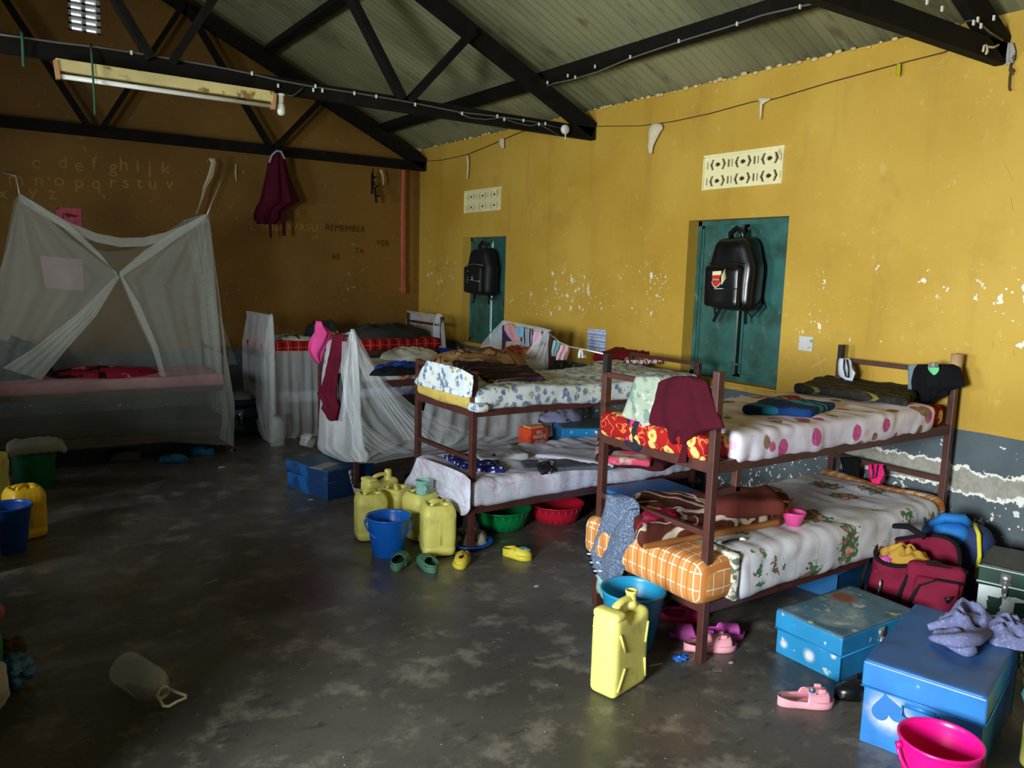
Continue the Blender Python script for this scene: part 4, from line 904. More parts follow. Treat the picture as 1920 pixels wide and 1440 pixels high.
# ================================================================== CONTAINERS ON THE FLOOR
def plastic(name, col, rough=.35, vary=.06, layers=(), **k): return mat(name, col, rough, layers, vary=vary, vscale=5, **k)
M_yel = plastic('yellow_jerrycan_plastic', (236, 228, 122), .42, .08, [('noise', 9, .60, .74, (206, 194, 104), 3)], bump=(25, .12))
M_yel2 = plastic('strong_yellow_jerrycan_plastic', (224, 180, 30), .42)
def FRM(o): return WM[o.name]
def round_can(label, c, rot=0, s=1.0, m=M_yel, cap=True, marks=False, w=.205, h=.305, group='yellow jerrycans'):
    t = thing('jerrycan', label, 'jerrycan', c, rot, group); w *= s; h *= s
    bm = bmesh.new()
    r = w/2
    prof = [(0, .004), (r*.80, .004), (r*.92, .012), (r*.96, .035), (r*.965, .05), (r*.93, .058), (r*.965, .068), (r*.98, h*.45), (r*.965, h*.74), (r*.985, h*.78), (r*.96, h*.86), (r*.86, h*.94), (r*.80, h*.965), (r*.74, h), (r*.66, h), (r*.60, h*.955), (r*.3, h*.945), (0, h*.945)]
    lathe(bm, prof, n=72, sq=5)
    for v in bm.verts:   # fluted shoulder
        z = v.co.z/h
        if .76 < z < .96:
            a = atan2(v.co.y, v.co.x); k = 1-.028*max(0, sin(a*20))*sin(pi*(z-.76)/.2); v.co.x *= k; v.co.y *= k
        if .22 < z < .74 and abs(atan2(v.co.y, v.co.x)+pi/2) < .1: v.co.y *= .985
    fin(bm, 'body', m, t)
    bm = bmesh.new(); zt = h*.975
    tube(bm, [(-r*.50, -r*.42, h*.95), (-r*.40, -r*.34, zt+.012), (0, 0, zt+.018), (r*.20, r*.16, zt+.012), (r*.28, r*.22, h*.95)], .012, 10)
    tube(bm, [(-r*.45, r*.40, h*.95), (-r*.30, r*.42, zt+.008), (r*.05, r*.46, zt+.01), (r*.2, r*.5, h*.95)], .009, 8)
    fin(bm, 'handle', m, t)
    bm = bmesh.new(); lathe(bm, [(0, h*.94), (.021, h*.94), (.021, h*1.02), (.019, h*1.03), (0, h*1.03)], (r*.42, -r*.35, 0), 20); fin(bm, 'cap', m, t)
    bm = bmesh.new()
    for k in (-1, 0, 1): bar(bm, (k*.006, -r*.972, h*.25), (k*.006, -r*.972, h*.70), .002, .003, up=(0, 1, 0))
    fin(bm, 'moulded_ribs', m, t)
    if marks:
        bm = bmesh.new()
        for a, b in (((-.012, .12), (-.004, .10)), ((-.004, .10), (.006, .125)), ((.0, .09), (.010, .07)), ((.010, .07), (.004, .085)), ((-.03, .17), (-.026, .165)), ((-.014, .20), (-.010, .196))):
            bar(bm, (a[0]-.02, -r*.985, a[1]*s), (b[0]-.02, -r*.985, b[1]*s), .004, .002, up=(0, 1, 0))
        fin(bm, 'ink_marks', M_black, t, 'black ink scribble')
    FR[0] = None; return t
def flat_can(label, c, rot, W=.235, D=.128, H=.335, m=M_yel, cap=False, group='yellow jerrycans'):
    """upright can with a block shoulder, an open hand hole, a neck and crossed ribs; W along x"""
    t = thing('jerrycan', label, 'jerrycan', c, rot, group)
    bm = bmesh.new()
    def f(p):  # taper the shoulder on the neck side
        x, z = p.x/W, p.z/H
        zz = p.z
        if x > -.18:
            k = min(1, (x+.18)/.10); drop = .10*H*k*(1-.75*min(1, max(0, (x-.12)/.22)))
            if z > .70: zz -= drop*(z-.70)/.30
        if abs(x) < .12 and z > .74: pass
        return V((p.x, p.y*(1-.10*max(0, z-.9)/.1), zz))
    softbox(bm, W, D, H, .026, .012, 0, warp=f)
    fin(bm, 'body', m, t)
    bm = bmesh.new(); softbox(bm, W*.30, D*.98, H*.115, .018, .012, warp=lambda p: p+V((-W*.34, 0, H*.93))); fin(bm, 'shoulder_block', m, t)
    bm = bmesh.new(); tube(bm, [(-W*.22, 0, H*.99), (-W*.14, 0, H*1.045), (0, 0, H*1.075), (W*.16, 0, H*1.075), (W*.26, 0, H*1.03), (W*.28, 0, H*.97)], [.015, .014, .013, .013, .015, .016], 12)
    for v in bm.verts: v.co.y *= 1.25
    fin(bm, 'handle', m, t)
    bm = bmesh.new(); cx = W*.27; z0 = H*.99
    lathe(bm, [(.030, z0-.03), (.026, z0+.006), (.021, z0+.018), (.021, z0+.046), (.0245, z0+.048), (.0245, z0+.058), (.019, z0+.058), (.018, z0+.02), (0, z0+.02)] if not cap else [(.030, z0-.03), (.026, z0+.006), (.024, z0+.010), (.024, z0+.045), (.02, z0+.05), (0, z0+.05)], (cx, 0, 0), 24)
    fin(bm, 'spout', m, t)
    for sy in (-1, 1):
        for sx in (-1, 1):
            for (za, zb) in ((.80, .55), (.10, .35)):
                bm = bmesh.new(); tube(bm, [(sx*W*.40, sy*D*.495, H*za), (sx*W*.22, sy*D*.505, H*zb)] if sx < 0 else [(sx*W*.42, sy*D*.495, H*za), (sx*W*.36, sy*D*.505, H*zb)], .006, 8); fin(bm, 'crossed_rib', m, t)
    FR[0] = None; return t
c = Z(1143, 1313); flat_can('yellow flat-sided jerrycan standing alone in front of the nearest bunk bed', (2.093, 2.255, 0), radians(13))
round_can('pale yellow round-shouldered jerrycan in front, beside the green clogs', (2.205, 3.975, 0), radians(-18), .99)
round_can('yellow jerrycan with black ink scribble behind the blue bucket', (1.975, 4.41, 0), radians(-14), .95, marks=True)
round_can('yellow round jerrycan with the mint cup standing on it', (2.245, 4.265, 0), radians(10), .96)
flat_can('pale yellow jerrycan with an arched handle, rearmost beside the second bed', (2.205, 4.78, 0), radians(8), .24, .12, .265, cap=True)
round_can('yellow jerrycan half hidden between the scribbled can and the mint cup', (2.17, 4.47, 0), radians(30), .92)
def bucket(label, c, Dt, Db, H, m, rot=0, bail=None, bail_side=True, group='plastic buckets'):
    t = thing('bucket', label, 'bucket', c, rot, group); R_, r_ = Dt/2, Db/2
    bm = bmesh.new()
    lathe(bm, [(0, .002), (r_*.96, .0), (r_, .004), (r_+(R_-r_)*.93, H*.93), (R_*.985, H*.935), (R_, H*.94), (R_*1.03, H*.965), (R_*1.03, H*.995), (R_, H), (R_*.965, H*.99), (R_*.955, H*.93), (r_*.96, .008), (0, .008)], n=64)
    fin(bm, 'body', m, t)
    for sg in (-1, 1):
        bm = bmesh.new(); tube(bm, [(sg*R_*1.0, 0, H*.90), (sg*(R_*1.0+.014), 0, H*.90)], .010, 12); ear = fin(bm, 'ear', m, t)
    if bail is not None:
        bm = bmesh.new(); pts = []
        for k in range(21):
            a = pi*k/20; x = -cos(a)*(R_+.012); d = sin(a)*(R_*1.08)
            pts.append((x, -d*cos(bail)*1.0, H*.90-d*sin(bail)))
        tube(bm, pts, .0055, 8)
        fin(bm, 'bail_handle', m, t)
    FR[0] = None; return t
M_bblue = plastic('bright_blue_plastic', (16, 98, 196), .32); M_cyan = plastic('cyan_blue_plastic', (30, 140, 186), .35)
M_mag = plastic('magenta_plastic', (236, 18, 134), .3)
bucket('bright blue plastic bucket with its bail down among the yellow jerrycans', (1.945, 4.095, 0), .252, .185, .232, M_bblue, radians(-15), radians(52))
bucket('cyan blue bucket behind the yellow jerrycan at the foot of the nearest bed', (2.385, 2.50, 0), .285, .19, .268, M_cyan, radians(20))
mc = Z(1764, 1384, .262); bucket('magenta bucket at the bottom edge in front of the heart trunk', (mc.x, mc.y, 0), (Z(1680, 1370, .262)-Z(1845, 1400, .262)).length*.97, .17, .262, M_mag, radians(-36), radians(62))
bucket('dark blue bucket at the left edge in front of the strong yellow jerrycan', (.115, 5.18, 0), .235, .165, .27, plastic('navy_blue_plastic', (12, 66, 150), .35), .4)
bucket('dark green bucket with a rag over its rim, left under the large net', (.325, 6.62, 0), .30, .24, .28, plastic('dark_green_plastic', (14, 110, 70), .35), .2)
M_rag = mat('grey_white_rag', (150, 150, 140), .95, bump=(30, .5))
bm = bmesh.new()
softbox(bm, .36, .22, .05, .02, .014, .012, 10, 4, lambda p: V((.34+p.x, 6.55+p.y, .30+p.z-.45*max(0, abs(p.x)-.13)-.30*max(0, -p.y-.04))), rid=.02)
fin(bm, 'rag', M_rag, None, 'grey rag slung over the dark green bucket', 'rag')
def basin(label, c, Dt, Db, H, m, group='plastic basins'):
    t = thing('basin', label, 'basin', c, 0, group); R_, r_ = Dt/2, Db/2; bm = bmesh.new()
    lathe(bm, [(0, .003), (r_*.9, 0), (r_, .006), (r_+(R_-r_)*.5, H*.5), (R_*.93, H*.93), (R_*.99, H*.95), (R_*1.0, H*.99), (R_*.97, H), (R_*.91, H*.97), (r_*.97, .014), (0, .012)], n=64)
    fin(bm, 'body', m, t); bm = bmesh.new()
    for k in range(24):
        a = 2*pi*k/24; b0 = V((cos(a)*(r_+.006), sin(a)*(r_+.006), H*.1)); b1 = V((cos(a)*(R_*.925), sin(a)*(R_*.925), H*.86)); tube(bm, [b0, b1], .0022, 5)
    fin(bm, 'outer_ribs', m, t); FR[0] = None
basin('green plastic basin under the foot of the second bunk bed', (2.80, 4.20, 0), .40, .28, .135, plastic('green_plastic', (10, 130, 66), .35))
basin('red plastic basin under the second bunk bed, right of the green one', (3.20, 4.14, 0), .385, .27, .125, plastic('red_plastic', (190, 28, 50), .35))
basin('blue basin far back under the netted third bunk bed', (2.75, 5.15, 0), .34, .24, .12, plastic('deep_blue_plastic', (14, 40, 86), .4))
basin('white enamel bowl behind the yellow jerrycans', (2.30, 5.22, 0), .20, .12, .09, plastic('white_enamel', (186, 190, 190), .3))
t = thing('washing_tray', 'blue tray of grey rags beside the foot post of the second bunk bed', 'tray', (2.43, 3.98, 0), 0)
bm = bmesh.new(); lathe(bm, [(0, .003), (.10, 0), (.135, .03), (.142, .033), (.137, .036), (.10, .010), (0, .010)], n=40); fin(bm, 'tray_body', M_bblue, t); FR[0] = None
heap('rags', 'grey and white twisted rags lying in the blue tray', 'rags', mat('grey_twisted_rag', (170, 164, 150), .95, [('noise', 10, .5, .58, (76, 70, 62), 3)], bump=(40, .5)), (2.45, 4.0, .012), .115, .085, .085, 17)
t = thing('enamel_cup', 'mint green cup standing on a yellow jerrycan', 'cup', (2.225, 4.205, .297), radians(-10)); M_mint = plastic('mint_enamel', (150, 208, 192), .3)
bm = bmesh.new(); lathe(bm, [(0, .002), (.040, 0), (.042, .004), (.044, .078), (.047, .080), (.047, .084), (.043, .084), (.041, .006), (0, .006)], n=36); fin(bm, 'cup_body', M_mint, t)
bm = bmesh.new(); tube(bm, [(-.008, -.043, .062), (-.006, -.064, .060), (-.004, -.070, .042), (-.006, -.064, .024), (-.008, -.042, .018)], .0045, 8); fin(bm, 'cup_handle', M_mint, t); FR[0] = None
heap('patterned_cloth', 'black and white patterned cloth stuffed behind the round jerrycans', 'cloth', mat('black_white_print', (206, 200, 190), .9, [('noise', 16, .48, .52, (40, 40, 60), 3), ('noise', 5, .58, .60, (120, 80, 60), 6)]), (2.42, 4.32, .20), .17, .13, .10, 5)
bm = bmesh.new(); softbox(bm, .24, .2, .22, .05, .04, .01, 6, 2, lambda p: p+V((2.44, 4.34, 0))); fin(bm, 'dark_sack', M_jacket, None, 'dark sack under the patterned cloth at the foot of the second bed', 'sack')
# left edge
round_can('strong yellow jerrycan with a dented top behind the dark blue bucket', (.205, 5.42, 0), .3, 1.0, M_yel2)
flat_can('dull yellow jerrycan standing at the left edge beyond the dark green bucket', (.06, 6.35, 0), 1.2, .24, .14, .33, M_yel)
flat_can('pale jerrycan cut off by the left edge beside the dark blue bucket', (-.075, 4.93, 0), 1.3, .235, .128, .30, M_yel, cap=True)

# ------------------------------------------------------------------ trunks
def trunk(label, near, ang, L, W, H, m, lidm=None, latch=.5, m_metal=None, end_handle=True, group='metal trunks', lid=.32, latches=None, clasp=True, name='metal_trunk'):
    """near = nearest lower corner, x runs along the length at ang, y across"""
    t = thing(name, label, 'trunk', (near[0], near[1], near[2] if len(near) > 2 else 0), ang, group)
    m_metal = m_metal or M_zinc; zl = H*(1-lid)
    bm = bmesh.new(); box(bm, (0, 0, 0), (L, W, zl)); 
    for x in (0, L-.010): box(bm, (x-.003 if x == 0 else x, -.003, 0), (x+.010 if x == 0 else L+.003, .010, zl-.004))
    fin(bm, 'body', m, t, smooth=False, bevel=.004)
    bm = bmesh.new(); box(bm, (-.008, -.008, zl-.012), (L+.008, W+.008, H-.004)); fin(bm, 'lid_rim', m, t, smooth=False, bevel=.006)
    bm = bmesh.new(); softbox(bm, L+.012, W+.012, .014, .005, .03, .004, 7, 3, lambda p: p+V((L/2, W/2, H-.010))); fin(bm, 'lid_top', lidm or m, t)
    bm = bmesh.new()
    for q in ((-.010, -.011, L+.010, -.008), ): tube(bm, [(-.009, -.009, zl-.012), (L+.009, -.009, zl-.012)], .003, 6)
    tube(bm, [(-.009, -.009, zl-.012), (-.009, W+.009, zl-.012)], .003, 6); fin(bm, 'rolled_edge', m, t)
    for lx in (latches or ([latch] if clasp else [])):
        bm = bmesh.new(); x = L*lx
        box(bm, (x-.022, -.014, zl+.005), (x+.022, -.008, zl+.055)); box(bm, (x-.012, -.018, zl-.035), (x+.012, -.008, zl+.012)); tube(bm, [(x-.008, -.016, zl-.030), (x-.008, -.026, zl-.045), (x, -.028, zl-.055), (x+.008, -.026, zl-.045), (x+.008, -.016, zl-.030)], .003, 6)
        lt = fin(bm, 'latch', m_metal, t); bm = bmesh.new(); tube(bm, [(x-.006, -.028, zl-.05), (x, -.031, zl-.062), (x+.006, -.028, zl-.05)], .0025, 6); fin(bm, 'latch_ring', m_metal, lt)
    if end_handle:
        bm = bmesh.new(); y0, zc = W*.5, zl*.80; hw = .055
        box(bm, (-.004, y0-hw*.9, zc+.002), (0, y0+hw*.9, zc+.018))
        tube(bm, [(-.006, y0-hw, zc+.008), (-.016, y0-hw, zc-.022), (-.014, y0-hw*.8, zc-.032), (-.014, y0+hw*.8, zc-.032), (-.016, y0+hw, zc-.022), (-.006, y0+hw, zc+.008)], .004, 8)
        fin(bm, 'end_handle', m, t)
    FR[0] = None; return t
M_zinc = mat('zinc_latch', (190, 192, 190), .35, metal=.85)
M_bpaint = mat('blue_trunk_paint', (44, 120, 190), .38, [('noise', 5, .5, .75, (36, 104, 172), 2), ('noise', 22, .70, .74, (200, 205, 205), 4)], vary=.12)
M_dullblue = mat('worn_blue_trunk_paint', (38, 96, 160), .42, [('noise', 6, .5, .7, (32, 80, 138), 5), ('noise', 3, .64, .70, (96, 86, 78), 1)], vary=.1)
# trunk with the stencilled heart
TH = trunk('large blue trunk with a stencilled heart and white spray, bottom right', (2.69, 1.144), radians(15.3), .66, .375, .313, M_bpaint, M_dullblue, latch=.93, lid=.27)
FR[0] = WM[TH.name]
def end_patch(t, name, pts, m, off=.0012, lab=None, x0=0):
    """flat painted shape on the end face: pts (y,z)"""
    bm = bmesh.new(); a = [bm.verts.new((x0-off, y, z)) for y, z in pts]; b = [bm.verts.new((x0, y, z)) for y, z in pts]
    bm.faces.new(a); bm.faces.new(b[::-1]); n = len(pts)
    for i in range(n): bm.faces.new((a[i], b[i], b[(i+1) % n], a[(i+1) % n]))
    return fin(bm, name, m, t, lab, smooth=False)
# soft white spray halo: a thin disc whose paint fades out at the rim
def spray_mat(name, col, c, r0, r1):
    s = NT(name); s.b.inputs['Base Color'].default_value = srgb(*col); s.b.inputs['Roughness'].default_value = .6
    v = s.n('ShaderNodeVectorMath', operation='DISTANCE'); s.put(v.inputs[0], s.co); v.inputs[1].default_value = c
    d = s.math('ADD', v.outputs['Value'], s.math('MULTIPLY', s.math('SUBTRACT', s.noise(22, 5), .5), r1*.55))
    s.put(s.b.inputs['Alpha'], s.math('MULTIPLY', s.math('POWER', s.ramp(d, r1, r0), 1.5), .8)); return s.m
def spray(t, y, z, r, ex=1.0, lab='white spray paint halo'):
    n = 28; pts = [(y+r*cos(2*pi*k/n)*ex, max(.003, z+r*sin(2*pi*k/n))) for k in range(n)]
    zs = [p[1] for p in pts]; zc = z-min(zs)
    bm = bmesh.new(); bm.faces.new([bm.verts.new((-.0012, y_, z_)) for y_, z_ in pts]); fin(bm, 'spray_halo', spray_mat('white_spray', (216, 222, 224), (0, 0, zc), r*.22, r*.96), t, lab, smooth=False)
FR[0] = WM[TH.name]; spray(TH, .285, .145, .112); FR[0] = WM[TH.name]; spray(TH, .05, .13, .05)
FR[0] = WM[TH.name]
def heart(cy, cz, s_, up):
    P_ = []
    for k in range(40):
        a = 2*pi*k/40; x = 16*sin(a)**3; yv = 13*cos(a)-5*cos(2*a)-2*cos(3*a)-cos(4*a)
        ca, sa = cos(up), sin(up); P_.append((cy+(x*ca-yv*sa)*s_, cz+(x*sa+yv*ca)*s_))
    return P_
end_patch(TH, 'stencilled_heart', heart(.290, .155, .0036, pi*.92), mat('stencil_blue', (40, 112, 184), .45), .0022, 'blue heart shape, point up')
FR[0] = None
spray_lab = None
# rusty-topped trunk
M_rust = mat('rubbed_blue_rusty_top', (66, 104, 124), .5, [('noise', 4, .5, .62, (120, 142, 150), 3), ('noise', 9, .55, .68, (70, 92, 96), 7), ('noise', 16, .60, .66, (168, 176, 172), 9), ('ball', (.10, .09, .012), .03, .085, (122, 70, 44))], vary=.2, bump=(20, .3))
TR_ = trunk('blue trunk with a rubbed rusty lid, in front of the nearest bed', (2.90, 1.80), radians(-.5), .53, .315, .20, mat('sky_blue_trunk_paint', (36, 128, 178), .4, [('noise', 18, .66, .72, (190, 200, 200), 4), ('noise', 4, .55, .7, (30, 104, 156), 2)]), M_rust, latch=.52, lid=.36, end_handle=False)
for y, z, r in ((.245, .165, .028), (.10, .125, .0), (.145, .055, .040), (.275, .055, .030), (.03, .105, .022), (.03, .17, .022)):
    if r: FR[0] = WM[TR_.name]; spray(TR_, y, z, r, lab='faded white spray blot')
FR[0] = None
# others
trunk('blue trunk on the floor under the wall end of the nearest bed', (3.66, 2.33), radians(8), .55, .36, .23, mat('teal_blue_trunk_paint', (34, 96, 150), .4, [('noise', 6, .5, .7, (26, 76, 124), 3)]), clasp=False, end_handle=False)
t5 = trunk('blue trunk standing between the two nearest bunk beds', (3.80, 3.10), radians(90-3), .70, .50, .285, M_bpaint, mat('dark_blue_lid', (20, 76, 140), .4), latch=.5, end_handle=False)
# the long side faces the aisle
t6 = trunk('dark blue trunk with a paper on its lid at the foot of the netted bed', (2.03, 5.27), radians(15), .40, .50, .215, mat('dark_prussian_paint', (20, 62, 112), .45, [('noise', 4, .5, .62, (20, 96, 168), 7), ('noise', 12, .62, .7, (70, 86, 96), 4)]), mat('grey_blue_lid', (40, 70, 98), .5, [('noise', 5, .5, .7, (56, 82, 104), 3)]), latch=.5, end_handle=False, lid=.34)
bm = quad_soft(zquad(((580, 877), (604, 881), (640, 869), (616, 867)), .218), .216, .006, .002, .02, .002)
fin(bm, 'paper_sheet', mat('grey_paper', (150, 146, 140), .9, vary=.05), None, 'creased grey paper lying on the dark blue trunk', 'paper')
trunk('dark stencilled trunk between the large net and the farthest bed', (1.93, 7.68), radians(8), .42, .40, .27, mat('night_blue_paint', (20, 36, 62), .5, [('noise', 9, .56, .60, (96, 104, 116), 3)]), latch=.4, end_handle=False)
bm = bmesh.new(); softbox(bm, .38, .34, .07, .02, .04, .004, 6, 1, lambda p: p+V((2.10, 7.9, .275))); fin(bm, 'suitcase', mat('navy_suitcase', (20, 26, 56), .6), None, 'thin navy case stacked on the dark trunk near the back wall', 'suitcase')
heap('cloth', 'pale crumpled cloth on top of the navy case near the back wall', 'cloth', mat('grey_white_cloth', (128, 128, 122), .9), (2.12, 7.85, .35), .14, .12, .07, 9)
# green trunk
M_gtr = mat('dark_green_trunk_paint', (22, 58, 44), .38, [('noise', 6, .5, .7, (30, 46, 40), 3), ('noise', 24, .68, .72, (180, 190, 185), 5)], vary=.2)
TG = trunk('dark green trunk with white brushed paint against the wall, right edge', (3.86, 1.73), radians(-72), .62, .33, .36, M_gtr, mat('dull_black_green_lid', (38, 46, 42), .45, [('noise', 8, .55, .7, (60, 66, 60), 2)]), latch=.17, end_handle=False, lid=.22)
FR[0] = WM[TG.name]
M_wp = mat('white_brush_paint', (196, 204, 206), .6)
def side_patch(t, name, pts, m, off=.0015, lab=None):
    bm = bmesh.new(); a = [bm.verts.new((x, -off-.004, z)) for x, z in pts]; b = [bm.verts.new((x, 0, z)) for x, z in pts]
    bm.faces.new(a); bm.faces.new(b[::-1]); n = len(pts)
    for i in range(n): bm.faces.new((a[i], b[i], b[(i+1) % n], a[(i+1) % n]))
    return fin(bm, name, m, t, lab, smooth=False)
side_patch(TG, 'white_paint', [(.0, .262), (.10, .266), (.115, .225), (.10, .23), (.085, .215), (.04, .215), (.045, .19), (.037, .195), (.045, .15), (.037, .155), (.045, .11), (.035, .10), (.03, .07), (.0, .07)], M_wp)
side_patch(TG, 'white_paint', [(.10, .225), (.15, .235), (.21, .225), (.15, .21), (.145, .10), (.13, .04), (.10, .05), (.098, .09), (.09, .085), (.098, .13), (.088, .125), (.098, .17), (.09, .165), (.10, .19)], M_wp)
bm = bmesh.new(); tube(bm, [(-.01, -.012, .279), (.64, -.012, .279)], .004); tube(bm, [(-.01, -.012, .352), (.64, -.012, .352)], .003); fin(bm, 'white_edge_line', M_wp, TG); FR[0] = None
# orange printed carton + blue trunk beyond the second bed
t = thing('printed_carton', 'orange printed carton standing beyond the second bunk bed', 'carton', (3.49, 4.86, .285), radians(4))
M_or = mat('orange_red_print', (222, 78, 38), .6, [('noise', 6, .60, .64, (200, 50, 30), 2)])
bm = bmesh.new(); box(bm, (0, 0, 0), (.175, .15, .175)); fin(bm, 'box', M_or, t, smooth=False, bevel=.002)
for s_, x, z, sz in (('BIG', .085, .148, .038), ('WHITE', .088, .112, .042), ('STAR', .095, .070, .042)):
    text_mesh(s_, sz, WM[t.name] @ facing((x, -.0015, z), (0, -1, 0)), mat('white_print', (236, 226, 216), .6, vary=0), 'lettering', t)
bm = bmesh.new(); box(bm, (.01, -.001, .012), (.17, 0, .03)); box(bm, (.05, -.0012, .018), (.15, 0, .050)); fin(bm, 'printed_picture', mat('dark_orange_print', (206, 120, 40), .6, [('noise', 30, .5, .56, (40, 20, 20), 3)]), t, smooth=False, frame=None)
bm = bmesh.new(); box(bm, (.02, .03, .175), (.15, .12, .188)); fin(bm, 'top_flap', mat('peach_print', (226, 150, 110), .7), t, smooth=False); FR[0] = None
trunk('blue trunk end-on beside the orange carton, beyond the second bed', (3.69, 4.72, .285), radians(-28), .40, .40, .20, mat('azure_trunk_paint', (24, 126, 184), .4, [('noise', 22, .68, .72, (190, 200, 200), 4)]), mat('dark_petrol_lid', (26, 66, 92), .45, [('noise', 6, .5, .7, (40, 56, 64), 2)]), latch=.66, end_handle=False)
bm = bmesh.new(); box(bm, (3.40, 4.72, 0), (4.25, 5.12, .284)); fin(bm, 'wooden_crate', mat('dark_crate', (44, 40, 40), .8), None, 'dark crate carrying the orange carton and the blue trunk', 'crate', smooth=False, bevel=.004)
heap('clothes', 'lilac and dark clothes piled on the blue trunk beyond the second bed', 'clothes', mat('lilac_dark_clothes', (150, 150, 190), .9, [('noise', 6, .53, .56, (50, 24, 40), 3)]), (3.86, 4.98, .487), .20, .12, .09, 13)

# ------------------------------------------------------------------ lilac towel on the heart trunk
M_lil = mat('lilac_terry_towel', (112, 116, 156), 1.0, [('noise', 90, .52, .66, (134, 138, 176), 3)], bump=(120, .5, .003))
t = thing('crumpled_towel', 'crumpled lilac terry towel on the lid of the heart trunk', 'towel', (3.12, 1.45, .317), 0, frame=False)
c1, c2 = Z(1810, 1178, .318), Z(1885, 1196, .318)
fin(heap_bm(V((c1.x, c1.y, .316)), .20, .085, .085, 21, rot=.1, n=60, rough=1.6), 'folds', M_lil, t, frame=Matrix.Identity(4))
fin(heap_bm(V((c2.x+.03, c2.y+.0, .316)), .13, .10, .07, 27, rot=.5, n=50, rough=1.2), 'folds', M_lil, t, frame=Matrix.Identity(4))
rnd = random.Random(8)
for k, px in enumerate((((1740, 1170), (1790, 1160), (1830, 1155), (1860, 1172)), ((1745, 1190), (1790, 1196), (1830, 1192), (1860, 1178)), ((1790, 1150), (1800, 1138), (1815, 1140), (1835, 1165)), ((1775, 1200), (1805, 1210), (1818, 1213), (1812, 1195)))):
    bm = bmesh.new(); pts = []
    for i in range(13):
        q = i/12*(len(px)-1); a = min(len(px)-2, int(q)); u = px[a][0]+(px[a+1][0]-px[a][0])*(q-a); v = px[a][1]+(px[a+1][1]-px[a][1])*(q-a); pp = Z(u, v+6, .335+.035*sin(pi*i/12)*(k < 3)); pts.append(pp)
    tube(bm, pts, [.012+.016*sin(pi*i/12) for i in range(13)], 12); fin(bm, 'rolled_fold', M_lil, t, frame=Matrix.Identity(4))

# ------------------------------------------------------------------ maroon duffel bag
M_duf = mat('maroon_canvas', (122, 28, 54), .85, bump=(140, .35)); M_dufd = mat('black_canvas', (24, 22, 26), .85, bump=(140, .3))
t = thing('duffel_bag', 'maroon and black travel bag standing open with a yellow cloth inside', 'travel bag', (3.83, 2.02, 0), radians(-62))
LB, WB, HB = .42, .26, .375
def bagw(p):
    z = p.z/HB; return V((p.x*(1-.10*z)+.02*sin(6*z), p.y*(1-.25*z), p.z))
bm = bmesh.new(); softbox(bm, LB*1.03, WB*1.06, HB*.46, .05, .025, .01, 6, 3, bagw); fin(bm, 'black_base', M_dufd, t)
# open body shell
bm = bmesh.new()
def shell(u, v, inn=0):
    a = 2*pi*u; ca, sa = cos(a), sin(a); q = 1/((abs(ca)**4+abs(sa)**4)**.25); z = .30+.70*v
    fl = 1+.10*nz((ca, sa, v), 2.2, 5)-.12*v
    rim = 1-.16*(max(0, ca)**2)*v+.10*sin(2*a)*v
    return V((LB/2*q*ca*fl*(1-inn), WB/2*q*sa*fl*(1-inn*1.4)*(1+.1*v), HB*z*rim-.42*HB*v*max(0, -sa)*max(0, .45-ca)))
grid(bm, lambda u, v: shell(u, v), 60, 14, closed_u=True); grid(bm, lambda u, v: shell(u, v, .05), 60, 14, closed_u=True)
fin(bm, 'open_top', M_duf, t)
bm = bmesh.new(); tube(bm, [shell(k/50, 1, .02) for k in range(50)], .010, 8, closed=True); fin(bm, 'zip_tape', M_dufd, t)
bm = bmesh.new(); softbox(bm, LB*.60, .07, HB*.80, .033, .02, .008, 7, 5, lambda p: V((p.x+.06+.10*p.z, -WB/2-.030+p.y+.03*(p.z/HB), p.z+.03))); pk = fin(bm, 'front_pocket', M_duf, t)
bm = bmesh.new(); softbox(bm, LB*.46, .045, HB*.66, .02, .02, .006, 7, 6, lambda p: V((p.x+.10*p.z+.075, -WB/2-.075+p.y+.04*(p.z/HB), p.z+.03))); fin(bm, 'outer_pocket', M_duf, t)
bm = bmesh.new()
for (xl, xr, yy, hh) in ((-.070, .20, -.058, .80), (-.025, .18, -.095, .66)):
    pts = [(xl, -WB/2+yy+.005, .05), (xl+.018, -WB/2+yy+.012, HB*hh*.6), (xl+.05, -WB/2+yy+.028, HB*hh*.93), (xl+.12, -WB/2+yy+.036, HB*hh+.02), (xr+.02, -WB/2+yy+.036, HB*hh+.02)]
    tube(bm, pts, .009, 8)
fin(bm, 'zip_tape', M_dufd, t)
for (x, y, z) in ((-.068, -WB/2-.066, .07), (-.022, -WB/2-.102, .055), (-.145, -WB/2-.012, .145)):
    bm = bmesh.new(); bar(bm, (x, y, z), (x, y-.004, z+.055), .012, .004, up=(0, 1, 0)); tube(bm, [(x-.004, y-.006, z-.02), (x-.004, y-.006, z+.01)], .004, 6); fin(bm, 'zip_puller', M_zinc, t)
bm = bmesh.new(); y_ = -WB/2-.098
for pts in (((.13, .20), (.17, .215), (.145, .175)),):
    a = [bm.verts.new((x, y_+.008, z)) for x, z in pts]; b = [bm.verts.new((x, y_-.002, z)) for x, z in pts]; bm.faces.new(a); bm.faces.new(b)
    for i in range(3): bm.faces.new((a[i], b[i], b[(i+1) % 3], a[(i+1) % 3]))
fin(bm, 'triangle_badge', M_black, pk)
text_mesh('1', .075, WM[t.name] @ facing((.085, y_-.004, .095), (0, -1, 0)), M_cream, 'number_print', pk)
bm = bmesh.new(); tube(bm, [(-.14, .09, HB*.9), (-.13, .10, HB*1.1), (-.05, .06, HB*1.16), (.03, .02, HB*1.08)], .016, 8)
for v in bm.verts: v.co.z = v.co.z
fin(bm, 'carry_handle', M_dufd, t)
